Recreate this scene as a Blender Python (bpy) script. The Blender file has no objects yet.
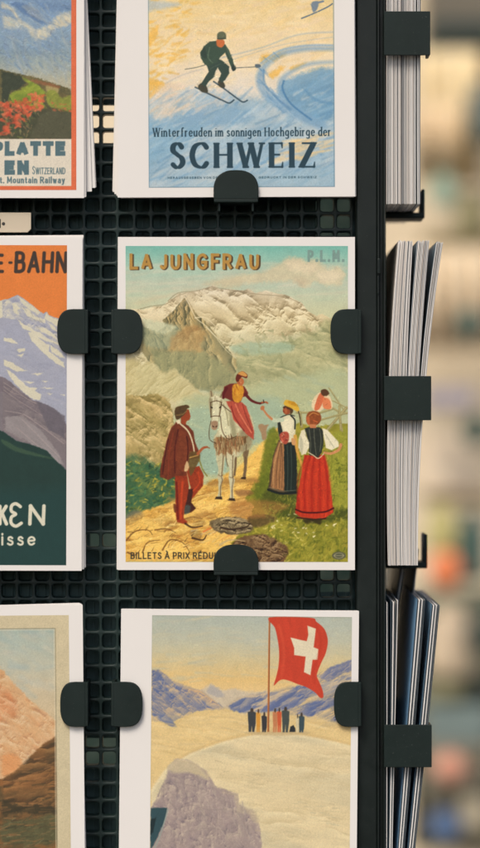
import bpy, bmesh, math, random
import numpy as np
from mathutils import Vector, Matrix
R = math.radians
scn = bpy.context.scene
COL = scn.collection

# ---------------------------------------------------------------- camera, daylight, exposure
S = 0.000443            # metres per unit of the measured layout (a 105 mm wide card is 237 units)
D = 1.10                # camera to the front of the cards
cam = bpy.data.objects.new('camera', bpy.data.cameras.new('camera')); COL.objects.link(cam)
cam.location = (0, -D, 0); cam.rotation_euler = (R(90), 0, 0)
cam.data.sensor_fit = 'VERTICAL'; cam.data.sensor_height = 36; cam.data.lens = 36*D/(848*S)
cam.data.clip_start = .05; cam.data.clip_end = 100
cam.data.dof.use_dof = True; cam.data.dof.focus_distance = D; cam.data.dof.aperture_fstop = 4.4
scn.camera = cam

SUN_EL, SUN_AZ = 52, 205            # soft light from above, behind the camera's left shoulder
w = bpy.data.worlds.new('World'); scn.world = w; w.use_nodes = True
nt = w.node_tree; bg = nt.nodes['Background']
sky = nt.nodes.new('ShaderNodeTexSky'); sky.sky_type = 'NISHITA'; sky.sun_disc = False
sky.sun_elevation = R(SUN_EL); sky.sun_rotation = R(SUN_AZ); sky.air_density = 1.0; sky.dust_density = 4.0; sky.ozone_density = .6
nt.links.new(sky.outputs[0], bg.inputs[0]); bg.inputs[1].default_value = .1
sun = bpy.data.objects.new('sun', bpy.data.lights.new('sun', 'SUN')); COL.objects.link(sun)
sun.data.energy = 1.4; sun.data.angle = R(24); sun.data.color = (1, .93, .82)
_az = R(SUN_AZ); _el = R(SUN_EL)
sdir = Vector((math.sin(_az)*math.cos(_el), math.cos(_az)*math.cos(_el), math.sin(_el)))
sun.rotation_euler = sdir.to_track_quat('Z', 'Y').to_euler()
scn.view_settings.view_transform = 'Standard'; scn.view_settings.look = 'None'
scn.view_settings.exposure = 0.44; scn.view_settings.gamma = 1

def lin(c):
    c = [v/255 for v in c]
    return tuple(v/12.92 if v <= .04045 else ((v+.055)/1.055)**2.4 for v in c)
def W(px, py, y=0.0):
    """layout units measured at depth y -> metres"""
    k = S*(D+y)/D
    return Vector(((px-240)*k, y, (424-py)*k))
# ---------------------------------------------------------------- printing: a small numpy painter
# Every printed picture is drawn with polygons, strokes and brush dabs into an array that becomes
# the colour attribute of the fine mesh of that picture (units: millimetre-like card units "px").
import numpy as np, math, random

def _lat(seed, h, w):
    return np.random.RandomState(seed).rand(h, w).astype(np.float32)

def vnoise(U, V, seed):
    N = 128
    L = _lat(seed, N, N)
    iu = np.floor(U).astype(int); iv = np.floor(V).astype(int)
    fu = (U-iu).astype(np.float32); fv = (V-iv).astype(np.float32)
    fu = fu*fu*(3-2*fu); fv = fv*fv*(3-2*fv)
    a = L[iv % N, iu % N]; b = L[iv % N, (iu+1) % N]
    c = L[(iv+1) % N, iu % N]; d = L[(iv+1) % N, (iu+1) % N]
    return (a*(1-fu)+b*fu)*(1-fv)+(c*(1-fu)+d*fu)*fv

def fbm(X, Y, scale, seed=0, ang=0, stretch=1, oct=3):
    c, s = math.cos(math.radians(ang)), math.sin(math.radians(ang))
    U = (X*c+Y*s)/(scale*stretch); V = (-X*s+Y*c)/scale
    out = 0; amp = 1; tot = 0
    for i in range(oct):
        out = out+amp*vnoise(U*2**i+17.3*i+50, V*2**i+9.1*i+50, seed+i*7)
        tot += amp; amp *= .55
    return out/tot-.5            # about -.5 .. .5

def smooth_pts(pts, n=6, closed=False):
    P = [np.array(p, float) for p in pts]
    if len(P) < 3: return P
    out = []; m = len(P)
    rng = range(m) if closed else range(m-1)
    for i in rng:
        if closed: p0, p1, p2, p3 = P[i-1], P[i], P[(i+1) % m], P[(i+2) % m]
        else: p0, p1, p2, p3 = P[max(i-1, 0)], P[i], P[i+1], P[min(i+2, m-1)]
        for k in range(n):
            t = k/n
            out.append(.5*((2*p1)+(-p0+p2)*t+(2*p0-5*p1+4*p2-p3)*t*t+(-p0+3*p1-3*p2+p3)*t**3))
    if not closed: out.append(P[-1])
    return out

def col(c):
    return np.array(c, np.float32)/255.

class Print:
    def __init__(s, xs, ys, bg):
        s.xs, s.ys = np.array(xs, np.float32), np.array(ys, np.float32)
        s.X, s.Y = np.meshgrid(s.xs, s.ys)
        s.C = np.empty(s.X.shape+(3,), np.float32); s.C[:] = col(bg)
        s.w1 = fbm(s.X, s.Y, 5, 3); s.w2 = fbm(s.X, s.Y, 5, 11)
        s.w3 = fbm(s.X, s.Y, 1.6, 23, oct=2); s.w4 = fbm(s.X, s.Y, 1.6, 31, oct=2)
        s.f = (0, 0, 1); s.rnd = random.Random(5)
    def frame(s, ox=0, oy=0, sc=1, sy=None):
        s.f = (ox, oy, sc, sy or sc) ; return s
    def t(s, pts):
        f = s.f
        if f[:3] == (0, 0, 1): return [(p[0], p[1]) for p in pts]
        return [(f[0]+p[0]/f[2], f[1]+p[1]/f[3]) for p in pts]
    def win(s, x0, y0, x1, y1):
        a = np.searchsorted(s.xs, x0); b = np.searchsorted(s.xs, x1)
        c = np.searchsorted(s.ys, y0); d = np.searchsorted(s.ys, y1)
        return slice(c, d), slice(a, b)
    def mix(s, sl, m, c):
        c = col(c) if not isinstance(c, np.ndarray) else c
        s.C[sl] += (c-s.C[sl])*m[..., None]
    def tex(s, sl, c, amp, scale=3, ang=0, st=1, seed=1):
        n = fbm(s.X[sl], s.Y[sl], scale, seed, ang, st)
        return col(c)[None, None]*(1+amp*n[..., None]*2)
    def grad(s, stops, x0=-1e4, x1=1e4, y0=-1e4, y1=1e4, soft=0):
        sl = s.win(x0, y0, x1, y1)
        Y = s.Y[sl]+soft*s.w1[sl]
        ys = [k[0] for k in stops]; cs = np.array([k[1] for k in stops], float)/255
        for i in range(3): s.C[sl][..., i] = np.interp(Y, ys, cs[:, i])
    def poly(s, pts, c, soft=.45, warp=0, sm=False, a=1, amp=0, ts=3, ang=0, st=1, seed=1, c2=None, cs=6):
        P = s.t(pts)
        if sm: P = smooth_pts(P, 5, True)
        P = np.array(P, np.float32); m = soft*2+warp+1
        sl = s.win(P[:, 0].min()-m, P[:, 1].min()-m, P[:, 0].max()+m, P[:, 1].max()+m)
        X = s.X[sl]; Y = s.Y[sl]
        if X.size == 0: return
        if warp:
            X = X+warp*(s.w1[sl]*1.2+s.w3[sl]*.8); Y = Y+warp*(s.w2[sl]*1.2+s.w4[sl]*.8)
        D = np.full(X.shape, 1e9, np.float32); I = np.zeros(X.shape, bool)
        n = len(P)
        for i in range(n):
            ax, ay = P[i]; bx, by = P[(i+1) % n]
            dx, dy = bx-ax, by-ay; L = dx*dx+dy*dy
            if L < 1e-9: continue
            tt = np.clip(((X-ax)*dx+(Y-ay)*dy)/L, 0, 1)
            D = np.minimum(D, (X-ax-tt*dx)**2+(Y-ay-tt*dy)**2)
            if ay != by:
                I ^= ((ay > Y) != (by > Y)) & (X < (Y-ay)*dx/dy+ax)
        D = np.sqrt(D)*np.where(I, 1, -1)
        M = np.clip(D/(2*soft)+.5, 0, 1)*a
        cc = s.tex(sl, c, amp, ts, ang, st, seed) if amp else col(c)[None, None]
        if c2 is not None:
            n_ = np.clip(fbm(s.X[sl], s.Y[sl], cs, seed+5, ang, st)*3+.5, 0, 1)[..., None]
            cc = cc*(1-n_)+col(c2)*n_
        s.mix(sl, M, cc)
    def seg(s, ax, ay, bx, by, w0, w1, c, a=1, soft=.4, butt=False):
        m = max(w0, w1)+soft*2
        sl = s.win(min(ax, bx)-m, min(ay, by)-m, max(ax, bx)+m, max(ay, by)+m)
        X = s.X[sl]; Y = s.Y[sl]
        if X.size == 0: return
        dx, dy = bx-ax, by-ay; L = dx*dx+dy*dy+1e-9
        t_ = ((X-ax)*dx+(Y-ay)*dy)/L; tc = np.clip(t_, 0, 1)
        d = np.sqrt((X-ax-tc*dx)**2+(Y-ay-tc*dy)**2)
        w = (w0+(w1-w0)*tc)/2
        M = np.clip((w-d)/(2*soft)+.5, 0, 1)*a
        if butt: M = M*np.clip(.5+np.minimum(t_, 1-t_)*math.sqrt(L)/(2*soft), 0, 1)
        s.mix(sl, M, c)
    def line(s, pts, w, c, sm=True, a=1, soft=.4, w1=None, n=5):
        P = s.t(pts)
        if sm and len(P) > 2: P = smooth_pts(P, n)
        N = len(P)-1; w1 = w if w1 is None else w1
        # one union mask, so that overlaps do not double up
        A = np.array(P, np.float32); m = max(w, w1)+1
        sl = s.win(A[:, 0].min()-m, A[:, 1].min()-m, A[:, 0].max()+m, A[:, 1].max()+m)
        X = s.X[sl]; Y = s.Y[sl]
        if X.size == 0: return
        M = np.zeros(X.shape, np.float32)
        for i in range(N):
            ax, ay = A[i]; bx, by = A[i+1]
            dx, dy = bx-ax, by-ay; L = dx*dx+dy*dy+1e-9
            tc = np.clip(((X-ax)*dx+(Y-ay)*dy)/L, 0, 1)
            d = np.sqrt((X-ax-tc*dx)**2+(Y-ay-tc*dy)**2)
            ww = (w+(w1-w)*(i+tc)/N)/2
            M = np.maximum(M, np.clip((ww-d)/(2*soft)+.5, 0, 1))
        s.mix(sl, M*a, c)
    def dabs(s, n, region, ln, w, ang, cols, a=.6, jit=15, soft=.5, curve=0):
        """n brush marks inside region (polygon in frame units)"""
        P = np.array(s.t(region)); x0, y0 = P.min(0); x1, y1 = P.max(0); R = s.rnd
        k = 0; tries = 0
        while k < n and tries < n*12:
            tries += 1
            x, y = R.uniform(x0, x1), R.uniform(y0, y1)
            ins = False
            for i in range(len(P)):
                ax, ay = P[i]; bx, by = P[(i+1) % len(P)]
                if (ay > y) != (by > y) and x < (y-ay)*(bx-ax)/(by-ay)+ax: ins = not ins
            if not ins: continue
            k += 1
            th = math.radians(ang+R.uniform(-jit, jit)); L = ln*R.uniform(.5, 1.3)/2
            dx, dy = math.cos(th)*L, math.sin(th)*L
            c = np.array(R.choice(cols), float)*R.uniform(.94, 1.05)
            s.seg(x-dx, y-dy, x+dx, y+dy, w*R.uniform(.6, 1.2), w*R.uniform(.2, .7), tuple(c), a*R.uniform(.5, 1), soft)
    def ridge(s, pts, light, dark, scale=6, ang=0, st=2, a=.6, seed=9, k=7):
        """veins of light and dark that read as folded rock or snow"""
        P = np.array(s.t(pts)); x0, y0 = P.min(0); x1, y1 = P.max(0)
        sl = s.win(x0-4, y0-4, x1+4, y1+4); X = s.X[sl]; Y = s.Y[sl]
        if X.size == 0: return
        I = np.zeros(X.shape, bool); n = len(P)
        Xw = X+3*s.w1[sl]; Yw = Y+3*s.w2[sl]
        for i in range(n):
            ax, ay = P[i]; bx, by = P[(i+1) % n]
            if ay != by: I ^= ((ay > Yw) != (by > Yw)) & (Xw < (Yw-ay)*(bx-ax)/(by-ay)+ax)
        X = X+5*s.w1[sl]; Y = Y+5*s.w2[sl]
        r = fbm(X, Y, scale, seed, ang, st, 4); r2 = fbm(X, Y, scale*.6, seed+4, ang+50, st, 3)
        v = np.clip(1-np.abs(r)*k*1.6, 0, 1); d = np.clip(r2*k-.5, 0, 1)
        g = np.clip(fbm(X, Y, scale*2.5, seed+9)*4+.6, 0, 1)
        s.mix(sl, d*I*a*(1-g*.5), dark); s.mix(sl, v*I*a*g, light)
    def relief(s, pts, cols, scale=12, ang=-60, st=1.8, seed=5, gain=1.0, a=.9, warp=2.5, light=(-.5, -1), soft=.6, detail=5):
        """folded rock and snow, drawn the way an engraver would: folds with a light and a dark flank"""
        P = np.array(s.t(pts), np.float32); x0, y0 = P.min(0); x1, y1 = P.max(0)
        sl = s.win(x0-4, y0-4, x1+4, y1+4); X = s.X[sl]; Y = s.Y[sl]
        if X.size == 0: return
        Xw = X+warp*(s.w1[sl]*1.2+s.w3[sl]*.6); Yw = Y+warp*(s.w2[sl]*1.2+s.w4[sl]*.6)
        Dm = np.full(X.shape, 1e9, np.float32); I = np.zeros(X.shape, bool); n = len(P)
        for i in range(n):
            ax, ay = P[i]; bx, by = P[(i+1) % n]; dx, dy = bx-ax, by-ay; L = dx*dx+dy*dy+1e-9
            tt = np.clip(((Xw-ax)*dx+(Yw-ay)*dy)/L, 0, 1); Dm = np.minimum(Dm, (Xw-ax-tt*dx)**2+(Yw-ay-tt*dy)**2)
            if ay != by: I ^= ((ay > Yw) != (by > Yw)) & (Xw < (Yw-ay)*dx/dy+ax)
        M = np.clip(np.sqrt(Dm)*np.where(I, 1, -1)/(2*soft)+.5, 0, 1)*a
        c, sn = math.cos(math.radians(ang)), math.sin(math.radians(ang))
        def H(X, Y):
            qx = X+scale*.5*fbm(X, Y, scale*1.3, seed+60); qy = Y+scale*.5*fbm(X, Y, scale*1.3, seed+70)
            U = (qx*c+qy*sn)/(scale*st); V = (-qx*sn+qy*c)/scale; h = 0; am = 1; w = 1
            for o in range(detail):
                r = 1-np.abs(2*vnoise(U*2**o+31*o+50, V*2**o+13*o+50, seed+o*3)-1); r = r*r*w
                h = h+am*r; w = np.clip(r*1.6, 0, 1); am *= .55
            return h*scale
        e = .45; g = (H(X+e, Y)-H(X-e, Y))*light[0]+(H(X, Y+e)-H(X, Y-e))*light[1]
        v = np.clip(.5+.5*np.tanh(g*.33*gain), 0, 1)*(len(cols)-1)
        cs = np.array(cols, np.float32)/255; out = np.stack([np.interp(v, range(len(cols)), cs[:, k]) for k in range(3)], -1)
        s.mix(sl, M, out)
    def overpaint(s, n, ln=3, w=.8, jit=.16, a=.7, x0=None, y0=None, x1=None, y1=None, hue=.05):
        """small brush touches that pick up the colour below them and vary it, following the forms"""
        R = s.rnd; x0 = s.xs[0] if x0 is None else x0; x1 = s.xs[-1] if x1 is None else x1
        y0 = s.ys[0] if y0 is None else y0; y1 = s.ys[-1] if y1 is None else y1
        src = s.C.copy(); lum = src.mean(2); gy, gx = np.gradient(lum)
        k = max(1, int(1.2/max(1e-3, s.xs[-1]-s.xs[-2]))); H, Wd = lum.shape
        for _ in range(n):
            x, y = R.uniform(x0, x1), R.uniform(y0, y1)
            i = min(Wd-1, int(np.searchsorted(s.xs, x))); j = min(H-1, int(np.searchsorted(s.ys, y)))
            th = math.atan2(gx[j, i], -gy[j, i]) if abs(gx[j, i])+abs(gy[j, i]) > .012 else R.gauss(0, .9)
            th += R.uniform(-.3, .3); L = ln*R.uniform(.3, 1.2)/2; dx, dy = math.cos(th)*L, math.sin(th)*L
            c = src[j, i]*255*(1+R.gauss(0, jit))*np.array([1+R.uniform(-hue, hue), 1, 1+R.uniform(-hue, hue)])
            s.seg(x-dx, y-dy, x+dx, y+dy, w*R.uniform(.6, 1.3), w*R.uniform(.2, .8), tuple(c), a*R.uniform(.4, 1), .38)
    def grain(s, amp=.03, seed=77, fine=.55, mott=.03):
        n = fbm(s.X, s.Y, fine, seed, oct=2); m = fbm(s.X, s.Y, 9, seed+3, oct=4)
        s.C *= (1+amp*2*n+mott*2*m)[..., None]

# ---- lettering: every letter is a set of strokes in a unit box (x right, y up, 0 = baseline, 1 = cap height)
GL = {
 'A': (.72, [((0,0),(.36,1)), ((.36,1),(.72,0)), ((.13,.3),(.59,.3))]),
 'B': (.6, [((0,0),(0,1)), '~((0,1),(.3,1),(.5,.9),(.5,.64),(.3,.53),(0,.53))', '~((0,.53),(.35,.53),(.58,.42),(.58,.12),(.35,0),(0,0))']),
 'C': (.72, ['~((.72,.82),(.58,.97),(.38,1),(.12,.86),(0,.5),(.12,.14),(.38,0),(.58,.03),(.72,.18))']),
 'D': (.7, [((0,0),(0,1)), '~((0,1),(.3,1),(.6,.85),(.7,.5),(.6,.15),(.3,0),(0,0))']),
 'E': (.52, [((0,0),(0,1)), ((0,1),(.5,1)), ((0,.52),(.42,.52)), ((0,0),(.52,0))]),
 'F': (.5, [((0,0),(0,1)), ((0,1),(.5,1)), ((0,.52),(.42,.52))]),
 'G': (.74, ['~((.7,.82),(.56,.97),(.38,1),(.12,.86),(0,.5),(.12,.14),(.38,0),(.6,.05),(.7,.2))', ((.7,.2),(.7,.45)), ((.7,.45),(.42,.45))]),
 'H': (.66, [((0,0),(0,1)), ((.66,0),(.66,1)), ((0,.52),(.66,.52))]),
 'I': (.0, [((0,0),(0,1))]),
 'J': (.4, ['~((.4,1),(.4,.55),(.39,.2),(.25,.02),(.08,.03),(0,.14))']),
 'K': (.6, [((0,0),(0,1)), ((.58,1),(0,.42)), ((.2,.6),(.62,0))]),
 'L': (.5, [((0,0),(0,1)), ((0,0),(.5,0))]),
 'M': (.8, [((0,0),(.04,1)), ((.04,1),(.4,.25)), ((.4,.25),(.76,1)), ((.76,1),(.8,0))]),
 'N': (.64, [((0,0),(0,1)), ((0,1),(.64,0)), ((.64,0),(.64,1))]),
 'O': (.74, ['~((.37,1),(.1,.86),(0,.5),(.1,.14),(.37,0),(.64,.14),(.74,.5),(.64,.86),(.37,1))']),
 'P': (.55, [((0,0),(0,1)), '~((0,1),(.3,1),(.53,.9),(.55,.7),(.5,.53),(.3,.45),(0,.45))']),
 'R': (.6, [((0,0),(0,1)), '~((0,1),(.3,1),(.53,.9),(.55,.7),(.5,.55),(.3,.48),(0,.48))', ((.28,.48),(.62,0))]),
 'S': (.5, ['~((.47,.84),(.36,.97),(.2,1),(.05,.9),(.04,.7),(.25,.53),(.46,.38),(.5,.18),(.36,.02),(.18,0),(0,.14))']),
 'T': (.6, [((.3,0),(.3,1)), ((0,1),(.6,1))]),
 'U': (.62, ['~((0,1),(0,.5),(.02,.2),(.16,.02),(.31,0),(.46,.02),(.6,.2),(.62,.5),(.62,1))']),
 'V': (.7, [((0,1),(.35,0)), ((.35,0),(.7,1))]),
 'W': (1.1, [((0,1),(.3,0)), ((.3,0),(.56,1)), ((.56,1),(.84,0)), ((.84,0),(1.1,1))]),
 'X': (.62, [((0,1),(.62,0)), ((.62,1),(0,0))]),
 'Y': (.6, [((0,1),(.3,.5)), ((.6,1),(.3,.5)), ((.3,.5),(.3,0))]),
 'Z': (.6, [((.02,1),(.6,1)), ((.6,1),(0,0)), ((0,0),(.62,0))]),
 'a': (.42, ['~((.04,.56),(.2,.66),(.37,.6),(.4,.45),(.4,0))', '~((.4,.36),(.2,.38),(.02,.28),(.02,.08),(.16,0),(.3,.04),(.4,.14))']),
 'b': (.46, [((0,0),(0,1.05)), '~((0,.5),(.15,.65),(.33,.64),(.46,.45),(.45,.18),(.3,0),(.12,.02),(0,.14))']),
 'c': (.4, ['~((.4,.54),(.27,.66),(.1,.6),(0,.36),(.06,.1),(.22,0),(.4,.12))']),
 'd': (.46, [((.46,0),(.46,1.05)), '~((.46,.5),(.32,.65),(.14,.62),(0,.4),(.03,.14),(.16,0),(.34,.04),(.46,.16))']),
 'e': (.44, ['~((.02,.34),(.44,.38),(.4,.58),(.24,.66),(.07,.56),(0,.33),(.08,.08),(.25,0),(.43,.12))']),
 'f': (.3, ['~((.36,1),(.24,1.04),(.12,.94),(.1,.7),(.1,0))', ((-.02,.62),(.28,.62))]),
 'g': (.46, ['~((.46,.5),(.32,.65),(.14,.62),(0,.4),(.04,.16),(.18,.06),(.34,.1),(.46,.22))', '~((.46,.64),(.46,.1),(.42,-.22),(.22,-.32),(.02,-.24))']),
 'h': (.44, [((0,0),(0,1.05)), '~((0,.46),(.16,.64),(.33,.64),(.43,.5),(.44,.3),(.44,0))']),
 'i': (.0, [((0,0),(0,.64)), ((0,.88),(0,.93))]),
 'j': (.1, ['~((.1,.64),(.1,0),(.02,-.25),(-.12,-.3))', ((.1,.88),(.1,.93))]),
 'k': (.42, [((0,0),(0,1.05)), ((.4,.64),(0,.28)), ((.14,.4),(.44,0))]),
 'l': (.0, [((0,0),(0,1.05))]),
 'm': (.74, [((0,0),(0,.65)), '~((0,.46),(.14,.64),(.28,.62),(.36,.45),(.36,0))', '~((.37,.46),(.51,.64),(.65,.62),(.73,.45),(.73,0))']),
 'n': (.42, [((0,0),(0,.65)), '~((0,.46),(.15,.64),(.31,.63),(.41,.48),(.42,.3),(.42,0))']),
 'o': (.46, ['~((.23,.66),(.06,.57),(0,.33),(.06,.09),(.23,0),(.4,.09),(.46,.33),(.4,.57),(.23,.66))']),
 'p': (.46, [((0,-.3),(0,.65)), '~((0,.5),(.15,.65),(.33,.64),(.46,.45),(.45,.18),(.3,0),(.12,.02),(0,.14))']),
 'r': (.28, [((0,0),(0,.65)), '~((0,.42),(.12,.62),(.3,.62))']),
 's': (.34, ['~((.32,.56),(.2,.66),(.06,.6),(.05,.44),(.2,.34),(.33,.24),(.32,.06),(.16,-.01),(0,.08))']),
 't': (.28, ['~((.1,.88),(.1,.2),(.16,.02),(.3,.05))', ((-.02,.62),(.28,.62))]),
 'u': (.44, ['~((0,.65),(0,.25),(.06,.04),(.2,0),(.36,.06),(.44,.22))', ((.44,.65),(.44,0))]),
 'v': (.42, [((0,.65),(.21,0)), ((.21,0),(.42,.65))]),
 'w': (.66, [((0,.65),(.17,0)), ((.17,0),(.33,.6)), ((.33,.6),(.5,0)), ((.5,0),(.66,.65))]),
 'y': (.42, [((0,.65),(.22,.02)), '~((.42,.65),(.22,.02),(.12,-.26),(-.02,-.3))']),
 'z': (.38, [((0,.64),(.38,.64)), ((.38,.64),(0,0)), ((0,0),(.4,0))]),
 '-': (.26, [((0,.5),(.26,.5))]), '.': (.0, [((0,0),(0,.03))]), "'": (0, [((0,1),(0,.8))]),
}
def glyph(ch):
    adv, st = GL[ch]; out = []
    for q in st:
        if isinstance(q, str): out.append((True, eval(q[1:])))
        else: out.append((False, q))
    return adv, out
def accent(ch):
    return {'À': ('A', [((.2,1.3),(.42,1.1))]), 'É': ('E', [((.2,1.1),(.42,1.3))])}.get(ch, (ch, []))
def text(p, s, x, y, h, wd, c, w=None, thin=None, track=.22, xs=1.0, serif=0, dx=0, dy=0, width=None, smallcaps=0, skew=0, a=1, soft=.38, butt=False, fn=None):
    """s drawn from (x, baseline y), h = cap height, wd = stem width; fn bends the baseline"""
    thin = wd if thin is None else thin
    y = y-thin/2; h = h-thin
    def lay(xs):
        pen = 0; out = []
        for i, ch in enumerate(s):
            if ch == ' ': pen += h*.42*xs; continue
            k = 1
            if smallcaps and ch.islower(): ch = ch.upper(); k = smallcaps
            base, acc = accent(ch)
            adv, st = glyph(base)
            out.append((pen, k+(1e-6 if ch == 'Z' else 0), st+[(False, q) for q in acc])); pen += adv*h*xs*k+wd+track*h*xs
        return out, pen-track*h*xs
    lst, tot = lay(xs)
    if width:
        for _ in range(6): xs *= width/tot; lst, tot = lay(xs)
    for pen, k, st in lst:
        for sm, pts in st:
            hh = h*k
            P = [(x+wd/2+pen+px*h*xs*k+skew*py*hh+dx, y-(wd*.5 if False else 0)-py*hh+dy) for px, py in pts]
            if fn: P = [fn(q) for q in P]
            Q = smooth_pts(P, 5) if sm else P
            A = np.array(Q, float); m = wd+1
            sl = p.win(A[:, 0].min()-m, A[:, 1].min()-m, A[:, 0].max()+m, A[:, 1].max()+m)
            X = p.X[sl]; Y = p.Y[sl]
            if X.size == 0: continue
            M = np.zeros(X.shape, np.float32)
            for i in range(len(A)-1):
                ax, ay = A[i]; bx, by = A[i+1]; ddx, ddy = bx-ax, by-ay; L = math.hypot(ddx, ddy)+1e-6
                # broad-nib contrast: upright and down-right strokes thick, level and up-right ones thin
                v = abs(ddy)/L
                if not sm and ddx*ddy < 0 and abs(ddx) > .15*L: v = 1 if k != 1 and k > .99 else v*.35
                ww = (thin+(wd-thin)*v)/2
                t_ = ((X-ax)*ddx+(Y-ay)*ddy)/L/L; tc = np.clip(t_, 0, 1)
                d = np.sqrt((X-ax-tc*ddx)**2+(Y-ay-tc*ddy)**2)
                if butt:
                    ex = (np.abs(t_-.5)-.5)*L; dp = np.abs((X-ax)*ddy-(Y-ay)*ddx)/L
                    if sm:
                        m_ = np.clip((ww-d)/(2*soft)+.5, 0, 1)
                        if i in (0, len(A)-2): m_ = m_*np.clip(((t_ if i == 0 else 1-t_)*L)/(2*soft)+.5, 0, 1)
                    else:
                        e_ = .1 if serif else .22*wd if .15 < v and abs(ddx) > .12*L else thin/2
                        m_ = np.clip((ww-dp)/(2*soft)+.5, 0, 1)*np.clip((e_-ex)/(2*soft)+.5, 0, 1)
                else: m_ = np.clip((ww-d)/(2*soft)+.5, 0, 1)
                M = np.maximum(M, m_)
            p.mix(sl, M*a, c)
            if serif:
                for (ex, ey), (ox, oy) in ((P[0], P[1]), (P[-1], P[-2])):
                    fy = (y+dy-ey)/hh
                    if abs(ey-oy) > abs(ex-ox)*.8 and (abs(fy) < .03 or abs(fy-1) < .06 or (abs(fy-.65) < .05 and not sm)) :
                        r = serif*hh
                        p.seg(ex-r, ey, ex+r, ey, thin, thin, c, a, soft)
                    elif not sm and abs(ey-oy) < .05*hh and (abs(fy) < .03 or abs(fy-1) < .06) and ex > ox:
                        sg = 1 if fy > .5 else -1
                        p.seg(ex, ey, ex+.02*hh, ey+sg*.2*hh, thin*1.3, thin*.5, c, a, soft)
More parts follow.
